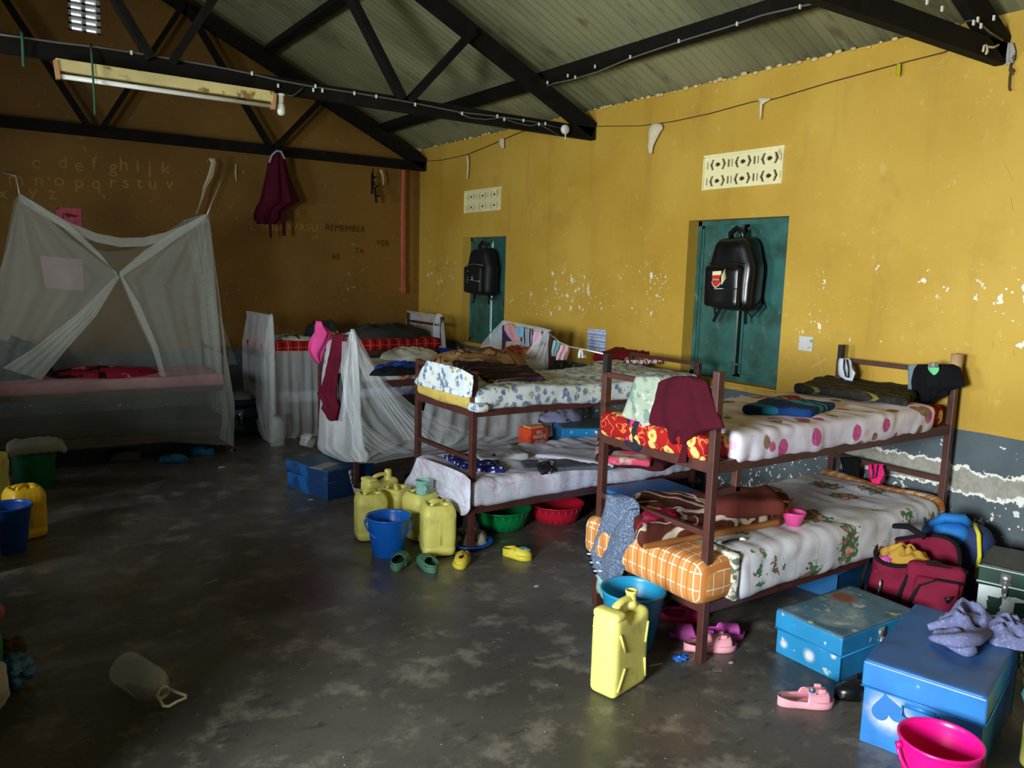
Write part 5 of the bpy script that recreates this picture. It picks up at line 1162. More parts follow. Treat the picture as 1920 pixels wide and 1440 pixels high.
bm = bmesh.new(); tube(bm, [(-LB/2-.012, -.08, .02), (-LB/2-.02, -.06, .16), (-LB/2+.01, -.02, .34)], .010, 6); fin(bm, 'side_strap', M_dufd, t)
FR[0] = WM[t.name]
bm = heap_bm(V((-.05, -.01, .25)), .13, .085, .12, 12, n=40, rough=.6); fr = WM[t.name]; FR[0] = None
fin(bm, 'yellow_cloth', mat('mustard_knit', (190, 148, 62), .9, bump=(20, .4)), None, 'mustard yellow cloth inside the open maroon travel bag', 'cloth', frame=fr)
bm = heap_bm(V((-.13, -.07, .22)), .05, .04, .09, 6, n=24)
fin(bm, 'pink_cloth', mat('orchid_pink_cloth', (206, 92, 160), .9), None, 'pink cloth end in the open maroon travel bag', 'cloth', frame=fr)
# blue backpack behind it
t = thing('backpack', 'blue and navy backpack with a yellow strap behind the maroon travel bag', 'backpack', (4.22, 2.02, .0), radians(-70))
M_bp = mat('bright_blue_nylon', (18, 112, 190), .7, bump=(60, .3)); M_bn = mat('navy_nylon', (28, 48, 96), .75, bump=(60, .3)); M_by = mat('yellow_webbing', (222, 208, 50), .7)
bm = bmesh.new(); softbox(bm, .34, .20, .42, .09, .025, .02, 6, 3, lambda p: p+V((0, 0, 0))); fin(bm, 'main_body', M_bn, t)
bm = bmesh.new(); softbox(bm, .17, .215, .40, .06, .025, .012, 6, 5, lambda p: p+V((-.03, 0, .028))); fin(bm, 'blue_panel', M_bp, t)
bm = bmesh.new(); tube(bm, [(-.12, -.06, .40), (-.06, -.09, .455), (.02, -.06, .46), (.05, -.02, .42)], [.02, .026, .026, .02], 8); fin(bm, 'top_handle', M_bp, t)
bm = bmesh.new(); tube(bm, [(-.17, -.05, .33), (-.20, -.08, .25), (-.19, -.10, .15)], .022, 8); fin(bm, 'shoulder_strap', M_bp, t)
bm = bmesh.new(); tube(bm, [(.07, -.02, .43), (.10, -.095, .40), (.115, -.113, .30), (.11, -.116, .18)], .011, 6); fin(bm, 'yellow_strap', M_by, t); FR[0] = None

# ------------------------------------------------------------------ the two black backpacks on the windows
M_leather = mat('black_imitation_leather', (14, 14, 15), .28, bump=(16, .25), spec=.6)
def window_bag(label, yc, zb, W, H, D, x0, m, crest):
    t = thing('backpack', label, 'backpack', (x0, yc, zb), radians(-90), 'black backpacks hanging on the windows')
    # local: x across (wall right to left is -x), y into the wall, z up
    def f(p): z = p.z/H; k = 1-.34*max(0, z-.62)/.38-.05*(1-z); return V((p.x*k-.03*(1-z)*0, p.y, p.z))
    bm = bmesh.new(); softbox(bm, W, D, H, .07, .022, .008, 6, 2, f); fin(bm, 'main_body', m, t)
    bm = bmesh.new(); softbox(bm, W*.78, .07, H*.58, .034, .02, .006, 8, 4, lambda p: V((p.x-.01, p.y-D/2-.018, p.z+.02)))
    fp = fin(bm, 'front_pocket', m, t)
    bm = bmesh.new(); tube(bm, [(-.055, 0, H*.93), (-.05, -.02, H*1.06), (0, -.02, H*1.13), (.05, -.01, H*1.07), (.055, 0, H*.93)], .020, 10); fin(bm, 'grab_handle', m, t)
    bm = bmesh.new()
    for zc in (.64, .30): tube(bm, [(-W*.37, -D/2-.048 if zc < .6 else -D/2-.018, H*zc), (0, -D/2-.058 if zc < .6 else -D/2-.022, H*zc+.012), (W*.37, -D/2-.048 if zc < .6 else -D/2-.018, H*zc)], .004, 6)
    fin(bm, 'zip_line', M_steel if not crest else M_dufd, fp)
    for sg in (-1, 1):
        bm = bmesh.new(); tube(bm, [(sg*W*.38, D*.3, H*.3), (sg*W*.52, D*.2, H*.06), (sg*W*.40, .0, -.04), (sg*W*.26, .0, .02)], .008, 6)
        bar(bm, (sg*W*.27, 0, .02), (sg*W*.36-.03, 0, -.09), .024, .006, up=(0, 1, 0)); fin(bm, 'strap', M_dufd, t)
    if crest:
        yf = -D/2-.056
        def pl(name, pts, m_, o=0, lab=None):
            bm = bmesh.new(); a = [bm.verts.new((x, yf-.003-o, z)) for x, z in pts]; b = [bm.verts.new((x, yf+.012, z)) for x, z in pts]
            bm.faces.new(a); bm.faces.new(b[::-1]); n = len(pts)
            for i in range(n): bm.faces.new((a[i], b[i], b[(i+1) % n], a[(i+1) % n]))
            fin(bm, name, m_, t, lab, smooth=False)
        pl('crest', [(-.075, .27), (.0, .275), (.0, .19), (-.02, .165), (-.042, .155), (-.062, .168), (-.078, .19)], M_cream, 0, 'cream and red shield badge')
        pl('crest_red', [(-.076, .243), (.0, .247), (.0, .195), (-.02, .172), (-.042, .163), (-.062, .175), (-.076, .20)], mat('crest_red', (196, 40, 44), .5), .001)
        pl('crest_bar', [(-.076, .222), (.0, .226), (.0, .205), (-.076, .201)], mat('crest_dark_red', (150, 20, 30), .5), .002)
        text_mesh('JOKUN', .018, WM[t.name] @ facing((-.038, yf-.0062, .2135), (0, -1, 0)), M_cream, 'crest_lettering', fp)
        for k in range(4): pl('wing_feather', [(.006, .19+.015*k), (.045-.004*k, .235+.018*k), (.042-.004*k, .225+.018*k), (.010, .18+.015*k)], M_cream)
        pl('badge_underline', [(-.05, .152), (.025, .156), (.025, .152), (-.05, .148)], M_cream)
    else:
        yf = -D/2-.056; bm = bmesh.new()
        for z in (.13, .16, .185, .25): box(bm, (-.085, yf-.004, z), (-.070, yf+.012, z+.006))
        fin(bm, 'zip_pulls', M_zinc, t)
        bm = bmesh.new(); box(bm, (.00, yf-.004, .155), (.022, yf+.012, .172)); box(bm, (.012, yf-.004, .172), (.020, yf+.012, .20)); fin(bm, 'silver_emblem', M_zinc, t)
    FR[0] = None; return t
window_bag('shiny black backpack with a red and cream shield badge on the nearer window', 3.85, 1.42, .41, .51, .19, 4.50, M_leather, True)
window_bag('dull black backpack hanging on the far window near the corner', 7.27, 1.39, .45, .49, .18, 4.53, mat('matt_black_nylon', (16, 16, 18), .6, bump=(60, .3)), False)
# ================================================================== FOOTWEAR
def outline(t, L, w, side):   # half width of a sole at t from heel 0 to toe 1
    k = sqrt(max(0, 1-(1-min(1, t/.22))**2))*sqrt(max(0, 1-(max(0, (t-.70)/.30))**2.4))
    return w/2*k*(.80+.20*sin(pi*(t-.2)))+(.006*side*sin(2*pi*t))
def shoe(label, c, rot, L, w, m, style, m_in=None, name=None, tilt=None, extra=None, group=None):
    t = thing(name or {'clog': 'clog', 'slide': 'slide_sandal', 'shoe': 'shoe'}[style], label, {'clog': 'clog', 'slide': 'slide', 'shoe': 'shoe'}[style], c, (Matrix.Rotation(rot, 4, 'Z') @ tilt) if tilt else rot, group)
    m_in = m_in or m; N = 26; h0 = .022
    bm = bmesh.new()
    def sole(s_, k):       # s around, k rings
        pass
    rings = []
    for (zz, grow) in ((0, .90), (.006, .99), (.016, 1.03), (h0, 1.0), (h0+.006, .95), (h0-.002, .86), (h0-.004, 0)):
        row = []
        for i in range(2*N):
            tt = (i/N) if i < N else (2-(i/N)); tt = .5-.5*cos(pi*tt); sd = 1 if i < N else -1
            x = (tt-.5)*L*(1 if grow else 0)*(.985+.015*grow); y = sd*outline(tt, L, w, sd)*grow
            row.append(bm.verts.new((x, y, zz+(.012*max(0, .25-tt)/.25 if zz > .01 else 0)+(.004*sin(pi*tt) if zz > .01 else 0))))
        rings.append(row)
    for A, B in zip(rings, rings[1:]):
        for k in range(2*N): 
            try: bm.faces.new((A[k], A[(k+1) % (2*N)], B[(k+1) % (2*N)], B[k]))
            except ValueError: pass
    bm.faces.new(rings[0])
    fin(bm, 'sole', m, t)
    bm = bmesh.new(); a0, a1 = (.42, 1.0) if style == 'clog' else ((.50, .86) if style == 'slide' else (.30, 1.0))
    hh = {'clog': .052, 'slide': .050, 'shoe': .06}[style]
    def arch(u, v, inn):
        tt = a0+(a1-a0)*v; tt = min(.995, tt); y = outline(tt, L, w, 0)*(1.0-inn)
        tri = .0 if style != 'slide' else -.03*(1-abs(2*u-1))*(v < .5)
        top = hh*(.95 if style == 'slide' else sqrt(max(0, 1-((v-.15)/.87)**2.2) if v > .15 else 1))*(1-inn*.9)
        a = pi*u; yy = y*cos(a)*(1.02 if style != 'slide' else 1.04); z = h0*.8+top*sin(a)**.7
        sweep = -(.05 if style == 'clog' else .02)*sin(a)*0+(.045*(1-sin(a)) if style == 'clog' else .015*(1-sin(a)))*-1*(1-v)
        return V(((tt-.5)*L+sweep*1.0, yy, z))
    grid(bm, lambda u, v: arch(u, v, 0), 18, 12); grid(bm, lambda u, v: arch(u, v, .10), 18, 12)
    for v in (0, 1): grid(bm, lambda u, k: arch(u, v, .10*k), 18, 1)
    fin(bm, 'upper', m if style != 'slide' else m, t, dbl=.0004)
    if style in ('clog', 'shoe'):
        bm = bmesh.new()       # side and heel wall
        def wall(u, v, inn):
            k = u*2-1; tt = .5*abs(k); sd = 1 if k > 0 else -1; y = sd*outline(max(tt, .0), L, w, 0)*(1.0-inn)
            top = .030+.014*(tt/.5)**1.5
            if style == 'shoe': top += .02
            return V(((tt-.5)*L+(inn*.1*L*(.1-tt) if tt < .1 else 0), y, h0*.8+top*v))
        grid(bm, lambda u, v: wall(u, v, 0), 40, 3); grid(bm, lambda u, v: wall(u, v, .08), 40, 3); grid(bm, lambda u, k: wall(u, 1, .08*k), 40, 1)
        fin(bm, 'side_wall', m, t, dbl=.0004)
    bm = bmesh.new(); rows = []
    grid(bm, lambda u, v: V(((.06+.86*u-.5)*L, (2*v-1)*outline(.06+.86*u, L, w, 0)*.84, h0+.003+.008*max(0, .25-u)/.25)), 20, 6); fin(bm, 'footbed', m_in, t)
    if extra: extra(t, L, w, hh, h0)
    FR[0] = None; return t
M_gclog = plastic('sage_green_foam', (76, 124, 98), .6); M_gin = plastic('dark_green_footbed', (44, 78, 62), .7)
shoe('green clog on the left of the pair in front of the blue bucket', (1.925, 3.90, 0), radians(52), .215, .092, M_gclog, 'clog', M_gin)
shoe('green clog on the right of the pair in front of the blue bucket', (2.04, 3.79, 0), radians(84), .215, .092, M_gclog, 'clog', M_gin)
def print_patch(cols, seed):
    def f(t, L, w, hh, h0):
        rnd = random.Random(seed)
        for k in range(5):
            bm = bmesh.new(); x = L*(.02+.33*rnd.random()); y = rnd.uniform(-.28, .28)*w; z = h0*.8+hh*sqrt(max(.05, 1-(2*y/w)**2))*sqrt(max(.05, 1-((x/L+.5-.55)/.5)**2))+.001
            bmesh.ops.create_uvsphere(bm, u_segments=10, v_segments=6, radius=.010+.006*rnd.random(), matrix=Matrix.Translation((x, y, z-.004)) @ Matrix.Diagonal((1.3, 1, .45, 1))); fin(bm, 'printed_spot', cols[k % len(cols)], t)
    return f
M_yclog = plastic('lemon_foam', (216, 198, 60), .55); M_yin = plastic('ochre_footbed', (170, 150, 60), .7)
M_teal = plastic('teal_print', (40, 150, 150), .5); M_orn = plastic('orange_print', (226, 120, 60), .5); M_blk = plastic('black_print', (20, 18, 18), .5)
shoe('yellow printed clog pointing at the viewer beside the pale jerrycan', (2.235, 3.74, 0), radians(-128), .185, .085, M_yclog, 'clog', M_yin, extra=print_patch([M_orn, M_blk, M_orn], 3))
shoe('yellow printed clog with teal spots lying by itself right of the bed post', (2.565, 3.67, 0), radians(-60), .185, .085, M_yclog, 'clog', M_yin, extra=print_patch([M_teal, M_teal, M_blk], 5))
M_pinkf = plastic('baby_pink_foam', (232, 160, 172), .55, bump=(30, .1)); M_orch = plastic('orchid_foam', (206, 88, 180), .55); M_hot = plastic('hot_pink_foam', (226, 36, 110), .5)
def bunny(t, L, w, hh, h0):
    for sg in (-1, 1):
        bm = bmesh.new(); softbox(bm, .030, .018, .016, .007, .006, warp=lambda p: p+V((.055, sg*.022, h0+hh*.72))); fin(bm, 'moulded_ear', M_pinkf, t)
        bm = bmesh.new(); bmesh.ops.create_uvsphere(bm, u_segments=10, v_segments=6, radius=.0035, matrix=Matrix.Translation((.03, sg*.028, h0+hh*.70))); fin(bm, 'black_dot', M_black, t)
def charm(t, L, w, hh, h0):
    bunny(t, L, w, hh, h0); bm = bmesh.new(); bmesh.ops.create_uvsphere(bm, u_segments=10, v_segments=6, radius=.012, matrix=Matrix.Translation((.012, -.020, h0+hh*.86)) @ Matrix.Diagonal((1, 1, .5, 1))); fin(bm, 'blue_charm', M_bblue, t)
    bm = bmesh.new(); bmesh.ops.create_uvsphere(bm, u_segments=8, v_segments=5, radius=.005, matrix=Matrix.Translation((.012, -.020, h0+hh*.97))); fin(bm, 'yellow_charm_centre', M_by, t)
shoe('baby pink slide sandal in front of the foot post of the nearest bed', (2.665, 2.285, 0), radians(-26), .245, .092, M_pinkf, 'slide', extra=bunny)
shoe('baby pink slide sandal with a blue charm beside the rusty blue trunk', (2.635, 1.765, 0), radians(-30), .225, .092, M_pinkf, 'slide', extra=charm)
shoe('orchid purple slide sandal behind the baby pink one at the bed post', (2.805, 2.345, 0), radians(-34), .215, .088, M_orch, 'slide')
shoe('orchid purple slide sandal lying left behind the bed post', (2.675, 2.405, 0), radians(140), .20, .085, M_orch, 'slide')
shoe('hot pink shoe leaning on its side under the foot of the nearest bed', (2.78, 2.56, .015), radians(-30), .22, .085, M_hot, 'slide', plastic('wine_footbed', (110, 20, 60), .7), tilt=Matrix.Rotation(.35, 4, 'X'))
shoe('black shiny shoe between the rusty trunk and the heart trunk', (2.875, 1.68, 0), radians(150), .22, .085, M_leather, 'shoe')
M_bslip = plastic('dull_azure_foam', (24, 112, 164), .6)
shoe('blue clog nearer to the viewer on the dark floor before the large net', (1.335, 6.93, 0), radians(-10), .22, .09, M_bslip, 'clog')
shoe('blue clog farther back under the hem of the large net', (1.60, 7.10, 0), radians(150), .21, .09, M_bslip, 'clog')
M_gshoe = plastic('grey_worn_shoe', (92, 88, 82), .8)
shoe('worn grey shoe lying sideways under the large net', (1.0, 7.16, 0), radians(170), .24, .085, M_gshoe, 'shoe')
shoe('dark worn shoe behind the grey one under the large net', (.98, 7.30, 0), radians(10), .22, .08, plastic('dark_shoe', (52, 46, 44), .8), 'shoe')
# sandals hung from the truss
t = thing('hanging_sandals', 'pair of black strap sandals hung by a cord from the back truss', 'sandals', (3.80, 8.49, 2.45), 0)
for sg in (0, 1):
    FR[0] = WM[t.name] @ Matrix.Translation((.03*sg-.01, -.02*sg, .13-.10*sg)) @ Matrix.Rotation(radians(90-8*sg), 4, 'Y') @ Matrix.Rotation(radians(20), 4, 'X')
    bm = bmesh.new(); softbox(bm, .24, .085, .022, .010, .02, 0, warp=lambda p: V((p.x, p.y*(.72+.28*cos(5*p.x/.24-1)), p.z))); fin(bm, 'sandal_sole', M_dufd, t)
    bm = bmesh.new(); tube(bm, [(.04, -.04, .02), (.04, -.025, .05), (.04, .025, .05), (.04, .04, .02)], .010, 6); tube(bm, [(-.06, -.04, .02), (-.07, 0, .055), (-.06, .04, .02)], .008, 6); fin(bm, 'strap', M_dufd, t)
FR[0] = WM[t.name]; bm = bmesh.new(); box(bm, (.0, -.06, .09), (.035, -.055, .097)); fin(bm, 'silver_buckle', M_zinc, t); FR[0] = None
bm = bmesh.new(); tube(bm, [Y(699, 316, 8.535), Y(700, 326, 8.51), Y(700, 345, 8.49)], .006, 6); fin(bm, 'cord', M_black, t, frame=Matrix.Identity(4))

# ================================================================== HUNG FROM THE ROOF TIMBERS
hang('hanging_garment', 'maroon garment with a pale neckband hung from the back truss', 'garment', mat('dark_wine_cloth', (74, 14, 34), .88, bump=(20, .3)), PL('y', 8.44),
     [(283, 516, 524), (290, 507, 532), (300, 503, 536), (330, 497, 543), (360, 490, 555), (378, 486, 563), (386, 480, 545), (398, 476, 532), (410, 474, 532), (420, 482, 516)], amp=.03, th=.06, nf=2.5, bulge=.03, nc=34, seed=3)
bm = bmesh.new(); tube(bm, [Y(u, v, 8.38) for u, v in ((505, 305), (509, 292), (518, 283), (527, 284), (534, 298))], .012, 6); fin(bm, 'pale_neckband', mat('lilac_band', (168, 160, 184), .8), bpy.data.objects['hanging_garment'], frame=Matrix.Identity(4))
for (a, b, v0, v1, bot) in ((528, 535, 395, 442, 0), (504, 509, 418, 446, 1)):
    fin(hang_bm(PL('y', 8.41), [(v0, a, b), (v1, a+1, b+1)], amp=.003, th=.01, nf=1, nc=5), 'tie', mat('dark_wine_tie', (74, 14, 34), .88), bpy.data.objects['hanging_garment'], frame=Matrix.Identity(4))
hang('hanging_ribbon', 'long salmon pink ribbon hanging beside the corner from the back truss', 'ribbon', mat('salmon_ribbon', (190, 98, 78), .8, bump=(20, .4)), PL('y', 8.535), [(318, 754, 760), (360, 753, 759), (420, 752, 760), (480, 752, 759), (530, 752, 759), (545, 752, 761), (551, 753, 757)], amp=.008, th=.006, nf=1, nc=6)
hang('torn_strip', 'short white strip hanging from the back truss beside the sandals', 'cloth strip', M_strip, PL('y', 8.535), [(318, 711, 717), (327, 716, 719), (335, 717, 720), (347, 718, 720)], amp=.002, th=.004, nf=1, nc=4)
M_gstring = mat('green_twine', (60, 96, 76), .9)
cord('green_twine', 'green twine tied round the middle truss near the left edge', [Y(41, 60, 5.44), Y(42, 75, 5.43), Y(43, 95, 5.44), Y(44, 118, 5.44), Y(45, 125, 5.44)], .008, M_gstring)
cord('green_twine', 'green twine hanging in front of the tube light', [Y(170, 82, 5.44), Y(172, 105, 5.36), Y(174, 140, 5.35), Y(177, 180, 5.37), Y(178, 215, 5.39)], .006, M_gstring)
# tube light on the middle truss
t = thing('tube_light', 'old cream batten with a bare fluorescent tube on the middle truss', 'tube light', Y(310, 150, 5.41), 0, frame=False)
a, b = Y(104, 121, 5.41), Y(513, 182, 5.41)
bm = bmesh.new(); bar(bm, a, b, .05, .066); fin(bm, 'batten', mat('yellowed_batten', (206, 190, 128), .6, [('noise', 14, .55, .66, (140, 108, 52), 3)]), t, smooth=False, bevel=.004, frame=Matrix.Identity(4))
a2, b2 = a-V((0, 0.01, .062))+V((.01, 0, 0)), b-V((0, .01, .062))-V((.01, 0, 0))
bm = bmesh.new(); tube(bm, [a2, b2], .014, 14); fin(bm, 'tube', mat('white_glass_tube', (226, 226, 214), .25), t, 'unlit white tube', frame=Matrix.Identity(4))
for p, q in ((a, a2), (b, b2)):
    bm = bmesh.new(); bar(bm, p+V((0, -.01, .02)), q+V((0, 0, -.018)), .045, .022, up=(1, 0, 0)); fin(bm, 'end_holder', mat('stained_holder', (190, 140, 90), .6), t, smooth=False, frame=Matrix.Identity(4))
c = Y(527, 176, 5.41)
t = thing('light_bulb', 'white bulb in a white holder under the middle truss, beside the tube light', 'light bulb', c, 0)
bm = bmesh.new(); lathe(bm, [(0, .0), (.026, 0), (.026, -.010), (.017, -.016), (.016, -.055), (0, -.055)], n=24); fin(bm, 'lamp_holder', M_white, t)
bm = bmesh.new(); lathe(bm, [(0, -.055), (.015, -.057), (.020, -.070), (.026, -.090), (.026, -.118), (.020, -.134), (0, -.140)], n=24); fin(bm, 'bulb', mat('milky_glass', (216, 224, 205), .3), t); FR[0] = None
c = Y(1058, 243, 5.42)
t = thing('ceiling_rose', 'round white electrical rose on the wall end of the middle truss', 'electrical box', c, 0, frame=False)
bm = bmesh.new(); lathe(bm, [(0, .0), (.038, 0), (.038, .018), (.030, .030), (0, .034)], n=32, M=facing(c, (0, -1, 0))); fin(bm, 'cover', M_white, t, frame=Matrix.Identity(4))
bm = bmesh.new(); tube(bm, [c+V((-.01, -.03, .0)), c+V((-.012, -.035, -.06)), c+V((-.010, -.03, -.085))], .005); fin(bm, 'dangling_wire', M_white, t, frame=Matrix.Identity(4)); FR[0] = None
# cables with clips
M_cable = mat('grey_cable', (92, 92, 86), .6)
def cable(name, label, pts, r=.006, clips=()):
    t = thing(name, label, 'cable', pts[0], 0, frame=False)
    bm = bmesh.new(); tube(bm, pts, r, 6); fin(bm, 'wire', M_cable, t, frame=Matrix.Identity(4))
    for p in clips: bm = bmesh.new(); box(bm, p-V((.006, .008, .012)), p+V((.006, .0, .012))); fin(bm, 'clip', M_white, t, smooth=False, frame=Matrix.Identity(4))
    FR[0] = None
yt = 5.455
cable('power_cable', 'grey cable clipped along the face of the middle truss', [Y(u, v, yt) for u, v in ((-20, 62), (40, 70), (110, 80), (180, 88), (260, 100), (330, 112), (400, 124), (470, 138), (520, 150), (590, 163), (665, 174), (760, 190), (860, 210), (930, 218), (1000, 228), (1050, 240))],
      clips=[Y(u, v, yt-.008) for u, v in ((246, 99), (329, 112), (472, 138), (521, 161), (591, 162), (587, 169), (604, 170), (664, 175), (705, 181), (778, 196), (866, 213), (1022, 232))])
cable('power_cable', 'second thin cable sagging between clips at the wall end of the middle truss', [Y(u, v, yt-.01) for u, v in ((860, 211), (880, 221), (910, 224), (940, 221), (970, 231), (995, 236), (1010, 232), (1030, 243), (1048, 254))], .004, [Y(u, v, yt-.012) for u, v in ((932, 218), (945, 224), (981, 226), (1010, 233))])
cable('bulb_flex', 'thin flex looping from the bulb holder up to the truss cable', [Y(530, 176, 5.42), Y(548, 180, 5.42), Y(560, 172, 5.43), Y(568, 164, 5.44)], .004)
px_ = 3.975
cable('power_cable', 'grey cable clipped along the purlin nearest the eave', [X(u, v, px_) for u, v in ((1022, 163), (1040, 156), (1070, 150), (1120, 135), (1180, 110), (1230, 93), (1290, 73), (1360, 52), (1430, 28), (1500, 12), (1560, 0), (1620, -14))],
      clips=[X(u, v, px_-.01) for u, v in ((1026, 155), (1064, 142), (1078, 145), (1115, 125), (1181, 107), (1272, 77), (1381, 45), (1499, 13))])
cable('power_cable', 'black cable loops clipped on the truss at the top right corner', [Y(u, v, 2.15) for u, v in ((1720, -10), (1745, 10), (1765, 22), (1785, 38), (1800, 43), (1820, 38), (1835, 42), (1855, 60), (1880, 76))], .005, [Y(u, v, 2.145) for u, v in ((1737, 4), (1765, 17), (1824, 43), (1838, 49), (1832, 37), (1862, 34))])
# wire line along the right wall with rags
M_wire = mat('dark_wire', (70, 50, 26), .7)
wl = [X(u, v, XW-.02) for u, v in ((785, 303), (830, 300), (875, 290), (905, 278), (940, 263), (970, 250), (1010, 236))]
cord('wire_line', 'thin dark wire strung along the far part of the right wall', wl, .0035, M_wire, 'wire')
wl = [X(u, v, XW-.02) for u, v in ((1108, 237), (1200, 236), (1260, 228), (1330, 213), (1370, 202), (1410, 191), (1450, 186), (1560, 153), (1690, 118), (1770, 98), (1805, 80))]
cord('wire_line', 'thin dark wire strung along the right wall between the middle and near truss', wl, .003, M_wire, 'wire')
rg_ = lambda lab, m, rows, **k: hang('hanging_rag', lab, 'rag', m, PL('x', XW-.03), rows, amp=.006, th=.006, nc=8, **k)
M_ragw = mat('dusty_white_rag', (214, 200, 168), .9)
rg_('white strip of rag hanging on the wall wire above the far ventilator', M_ragw, [(291, 872, 878), (300, 875, 879), (315, 876, 879), (335, 875, 877)], nf=1)
rg_('faint white rag looped on the wall wire left of the middle truss', M_ragw, [(260, 936, 944), (270, 935, 945), (278, 940, 945)], nf=1)
rg_('knotted white rag on the wall wire just right of the middle truss', M_ragw, [(232, 1222, 1240), (240, 1216, 1243), (250, 1215, 1236), (262, 1217, 1230), (275, 1215, 1224), (288, 1217, 1222)], nf=2, bulge=.02)
rg_('small white rag on the wall wire above the nearer ventilator', M_ragw, [(184, 1420, 1446), (190, 1422, 1440), (194, 1425, 1430), (210, 1424, 1428), (224, 1425, 1427)], nf=1)
rg_('little yellow-green rag on the wall wire near the top right', mat('yellow_green_rag', (178, 166, 30), .9), [(119, 1681, 1689), (128, 1680, 1689), (137, 1679, 1688), (143, 1682, 1687)], nf=1)
rg_('grey plastic strip hanging where the near truss meets the wall', mat('grey_plastic_strip', (168, 160, 150), .6, [('noise', 12, .55, .6, (60, 56, 50), 2)]), [(80, 1884, 1900), (95, 1882, 1904), (110, 1881, 1903), (122, 1882, 1895)], nf=2)
cord('knotted_cord', 'dark knotted cord hanging below the grey plastic strip, top right', [X(u, v, XW-.03) for u, v in ((1896, 118), (1893, 132), (1898, 140), (1900, 132), (1896, 126), (1893, 145), (1892, 165), (1894, 170))], .005, M_wire)
cord('tape_strip', 'white tape strip looped on the near truss end', [Y(u, v, 2.15) for u, v in ((1843, 97), (1845, 86), (1849, 84), (1852, 98), (1849, 102), (1851, 88), (1862, 89), (1872, 84))], .006, M_ragw, 'tape')

# papers on the walls
def wall_paper(name, lab, px, m, kind='x'):
    P_, n = PL('x', XW-.004) if kind == 'x' else PL('y', YB-.004)
    bm = bmesh.new(); a = [bm.verts.new(P_(u, v)) for u, v in px]; b = [bm.verts.new(P_(u, v)+n*.002) for u, v in px]; bm.faces.new(a); bm.faces.new(b[::-1])
    for i in range(4): bm.faces.new((a[i], b[i], b[(i+1) % 4], a[(i+1) % 4]))
    return fin(bm, name, m, None, lab, 'paper', smooth=False)
wall_paper('timetable_sheet', 'pale blue sheet ruled like a timetable on the wall above the second bed', ((1102, 617), (1137, 618), (1135, 660), (1101, 656)), mat('ruled_blue_paper', (196, 206, 228), .8, [('band', 2, .028, .006, (120, 136, 180), .2), ('band', 2, .056, .010, (140, 156, 196), .0), ('noise', 40, .56, .6, (150, 164, 200), 2)], vary=.04))
wall_paper('small_notice', 'small white notice on the wall right of the nearer window', ((1499, 630), (1525, 632), (1523, 659), (1497, 656)), mat('white_notice', (206, 206, 204), .8, [('noise', 26, .58, .64, (120, 120, 130), 2)], vary=.04))
wall_paper('pink_poster', 'pink printed poster behind the top edge of the large net', ((103, 388), (152, 391), (154, 425), (110, 420)), mat('pink_printed_paper', (196, 96, 112), .8, [('noise', 18, .55, .62, (130, 40, 60), 2)]), 'y')
wall_paper('pale_poster', 'pale pink poster seen through the large net', ((75, 480), (155, 486), (157, 545), (85, 540)), mat('pale_pink_paper', (196, 150, 156), .8), 'y')

# ================================================================== SMALL THINGS ON THE FLOOR
def pet(name, alpha, col=(222, 232, 230)):
    s = NT(name); s.b.inputs['Base Color'].default_value = srgb(*col); s.b.inputs['Roughness'].default_value = .12; s.b.inputs['Alpha'].default_value = alpha; s.b.inputs['Specular IOR Level'].default_value = .8; return s.m
M_pet = pet('clear_bottle_plastic', .32)
def big_bottle(label, M0, H, R_, handle):
    t = thing('water_bottle', label, 'water bottle', M0.translation, M0.to_3x3().to_4x4())
    prof = [(0, 0), (R_*.85, 0), (R_, .012)]
    for k in range(7): z = .03+k*.018; prof += [(R_, z), (R_*.95, z+.009)]
    prof += [(R_, .16), (R_, H*.68), (R_*.9, H*.80), (R_*.55, H*.90), (.024, H*.95), (.022, H*.955)]
    bm = bmesh.new(); lathe(bm, prof, n=40); fin(bm, 'bottle_body', M_pet, t)
    bm = bmesh.new(); lathe(bm, [(.022, H*.95), (.028, H*.955), (.028, H), (.025, H+.002)] + ([(0, H+.002)] if not handle else [(.018, H+.002), (.018, H*.96)]), n=30); fin(bm, 'neck_ring' if handle else 'cap', mat('ivory_plastic', (214, 206, 176), .5) if handle else mat('grey_cap', (120, 120, 112), .5), t)
    if handle:
        bm = bmesh.new(); tube(bm, [(-.030, 0, H-.010), (-.034, .0, H+.03), (-.046, 0, H+.072), (-.036, 0, H+.086), (0, 0, H+.082), (.036, 0, H+.086), (.046, 0, H+.072), (.034, 0, H+.03), (.030, 0, H-.010)], .0055, 8); fin(bm, 'carry_handle', mat('ivory_handle', (218, 210, 180), .5), t)
    FR[0] = None; return t
a, b = Z(245, 1262, .065), Z(290, 1292, .05); d = (V((b.x, b.y, .05))-V((a.x, a.y, .065))).normalized()
q = d.to_track_quat('Z', 'Y').to_matrix().to_4x4(); s0 = Z(232, 1250, .068); s0.z = .068
q.translation = s0
big_bottle('large clear ribbed water bottle with an ivory handle lying on the floor', q, .26, .066, True)
big_bottle('clear ribbed water bottle standing at the foot of the farthest bed', Matrix.Translation((2.268, 7.13, 0)), .295, .064, False)
t = thing('plastic_tub', 'clear square plastic tub lying tipped beside the standing bottle', 'plastic tub', (2.46, 6.93, 0), radians(20))
FR[0] = WM[t.name] @ Matrix.Rotation(.35, 4, 'Y'); bm = bmesh.new(); softbox(bm, .10, .10, .10, .015, .02, 0, warp=lambda p: V((p.x*(1+p.z), p.y*(1+p.z), p.z+.02))); fin(bm, 'tub_body', pet('frosted_plastic', .5), t)
FR[0] = WM[t.name]; bm = bmesh.new(); bar(bm, (-.05, -.06, .10), (.0, -.05, .15), .09, .005); fin(bm, 'tub_lid', pet('frosted_lid', .6), t); FR[0] = None
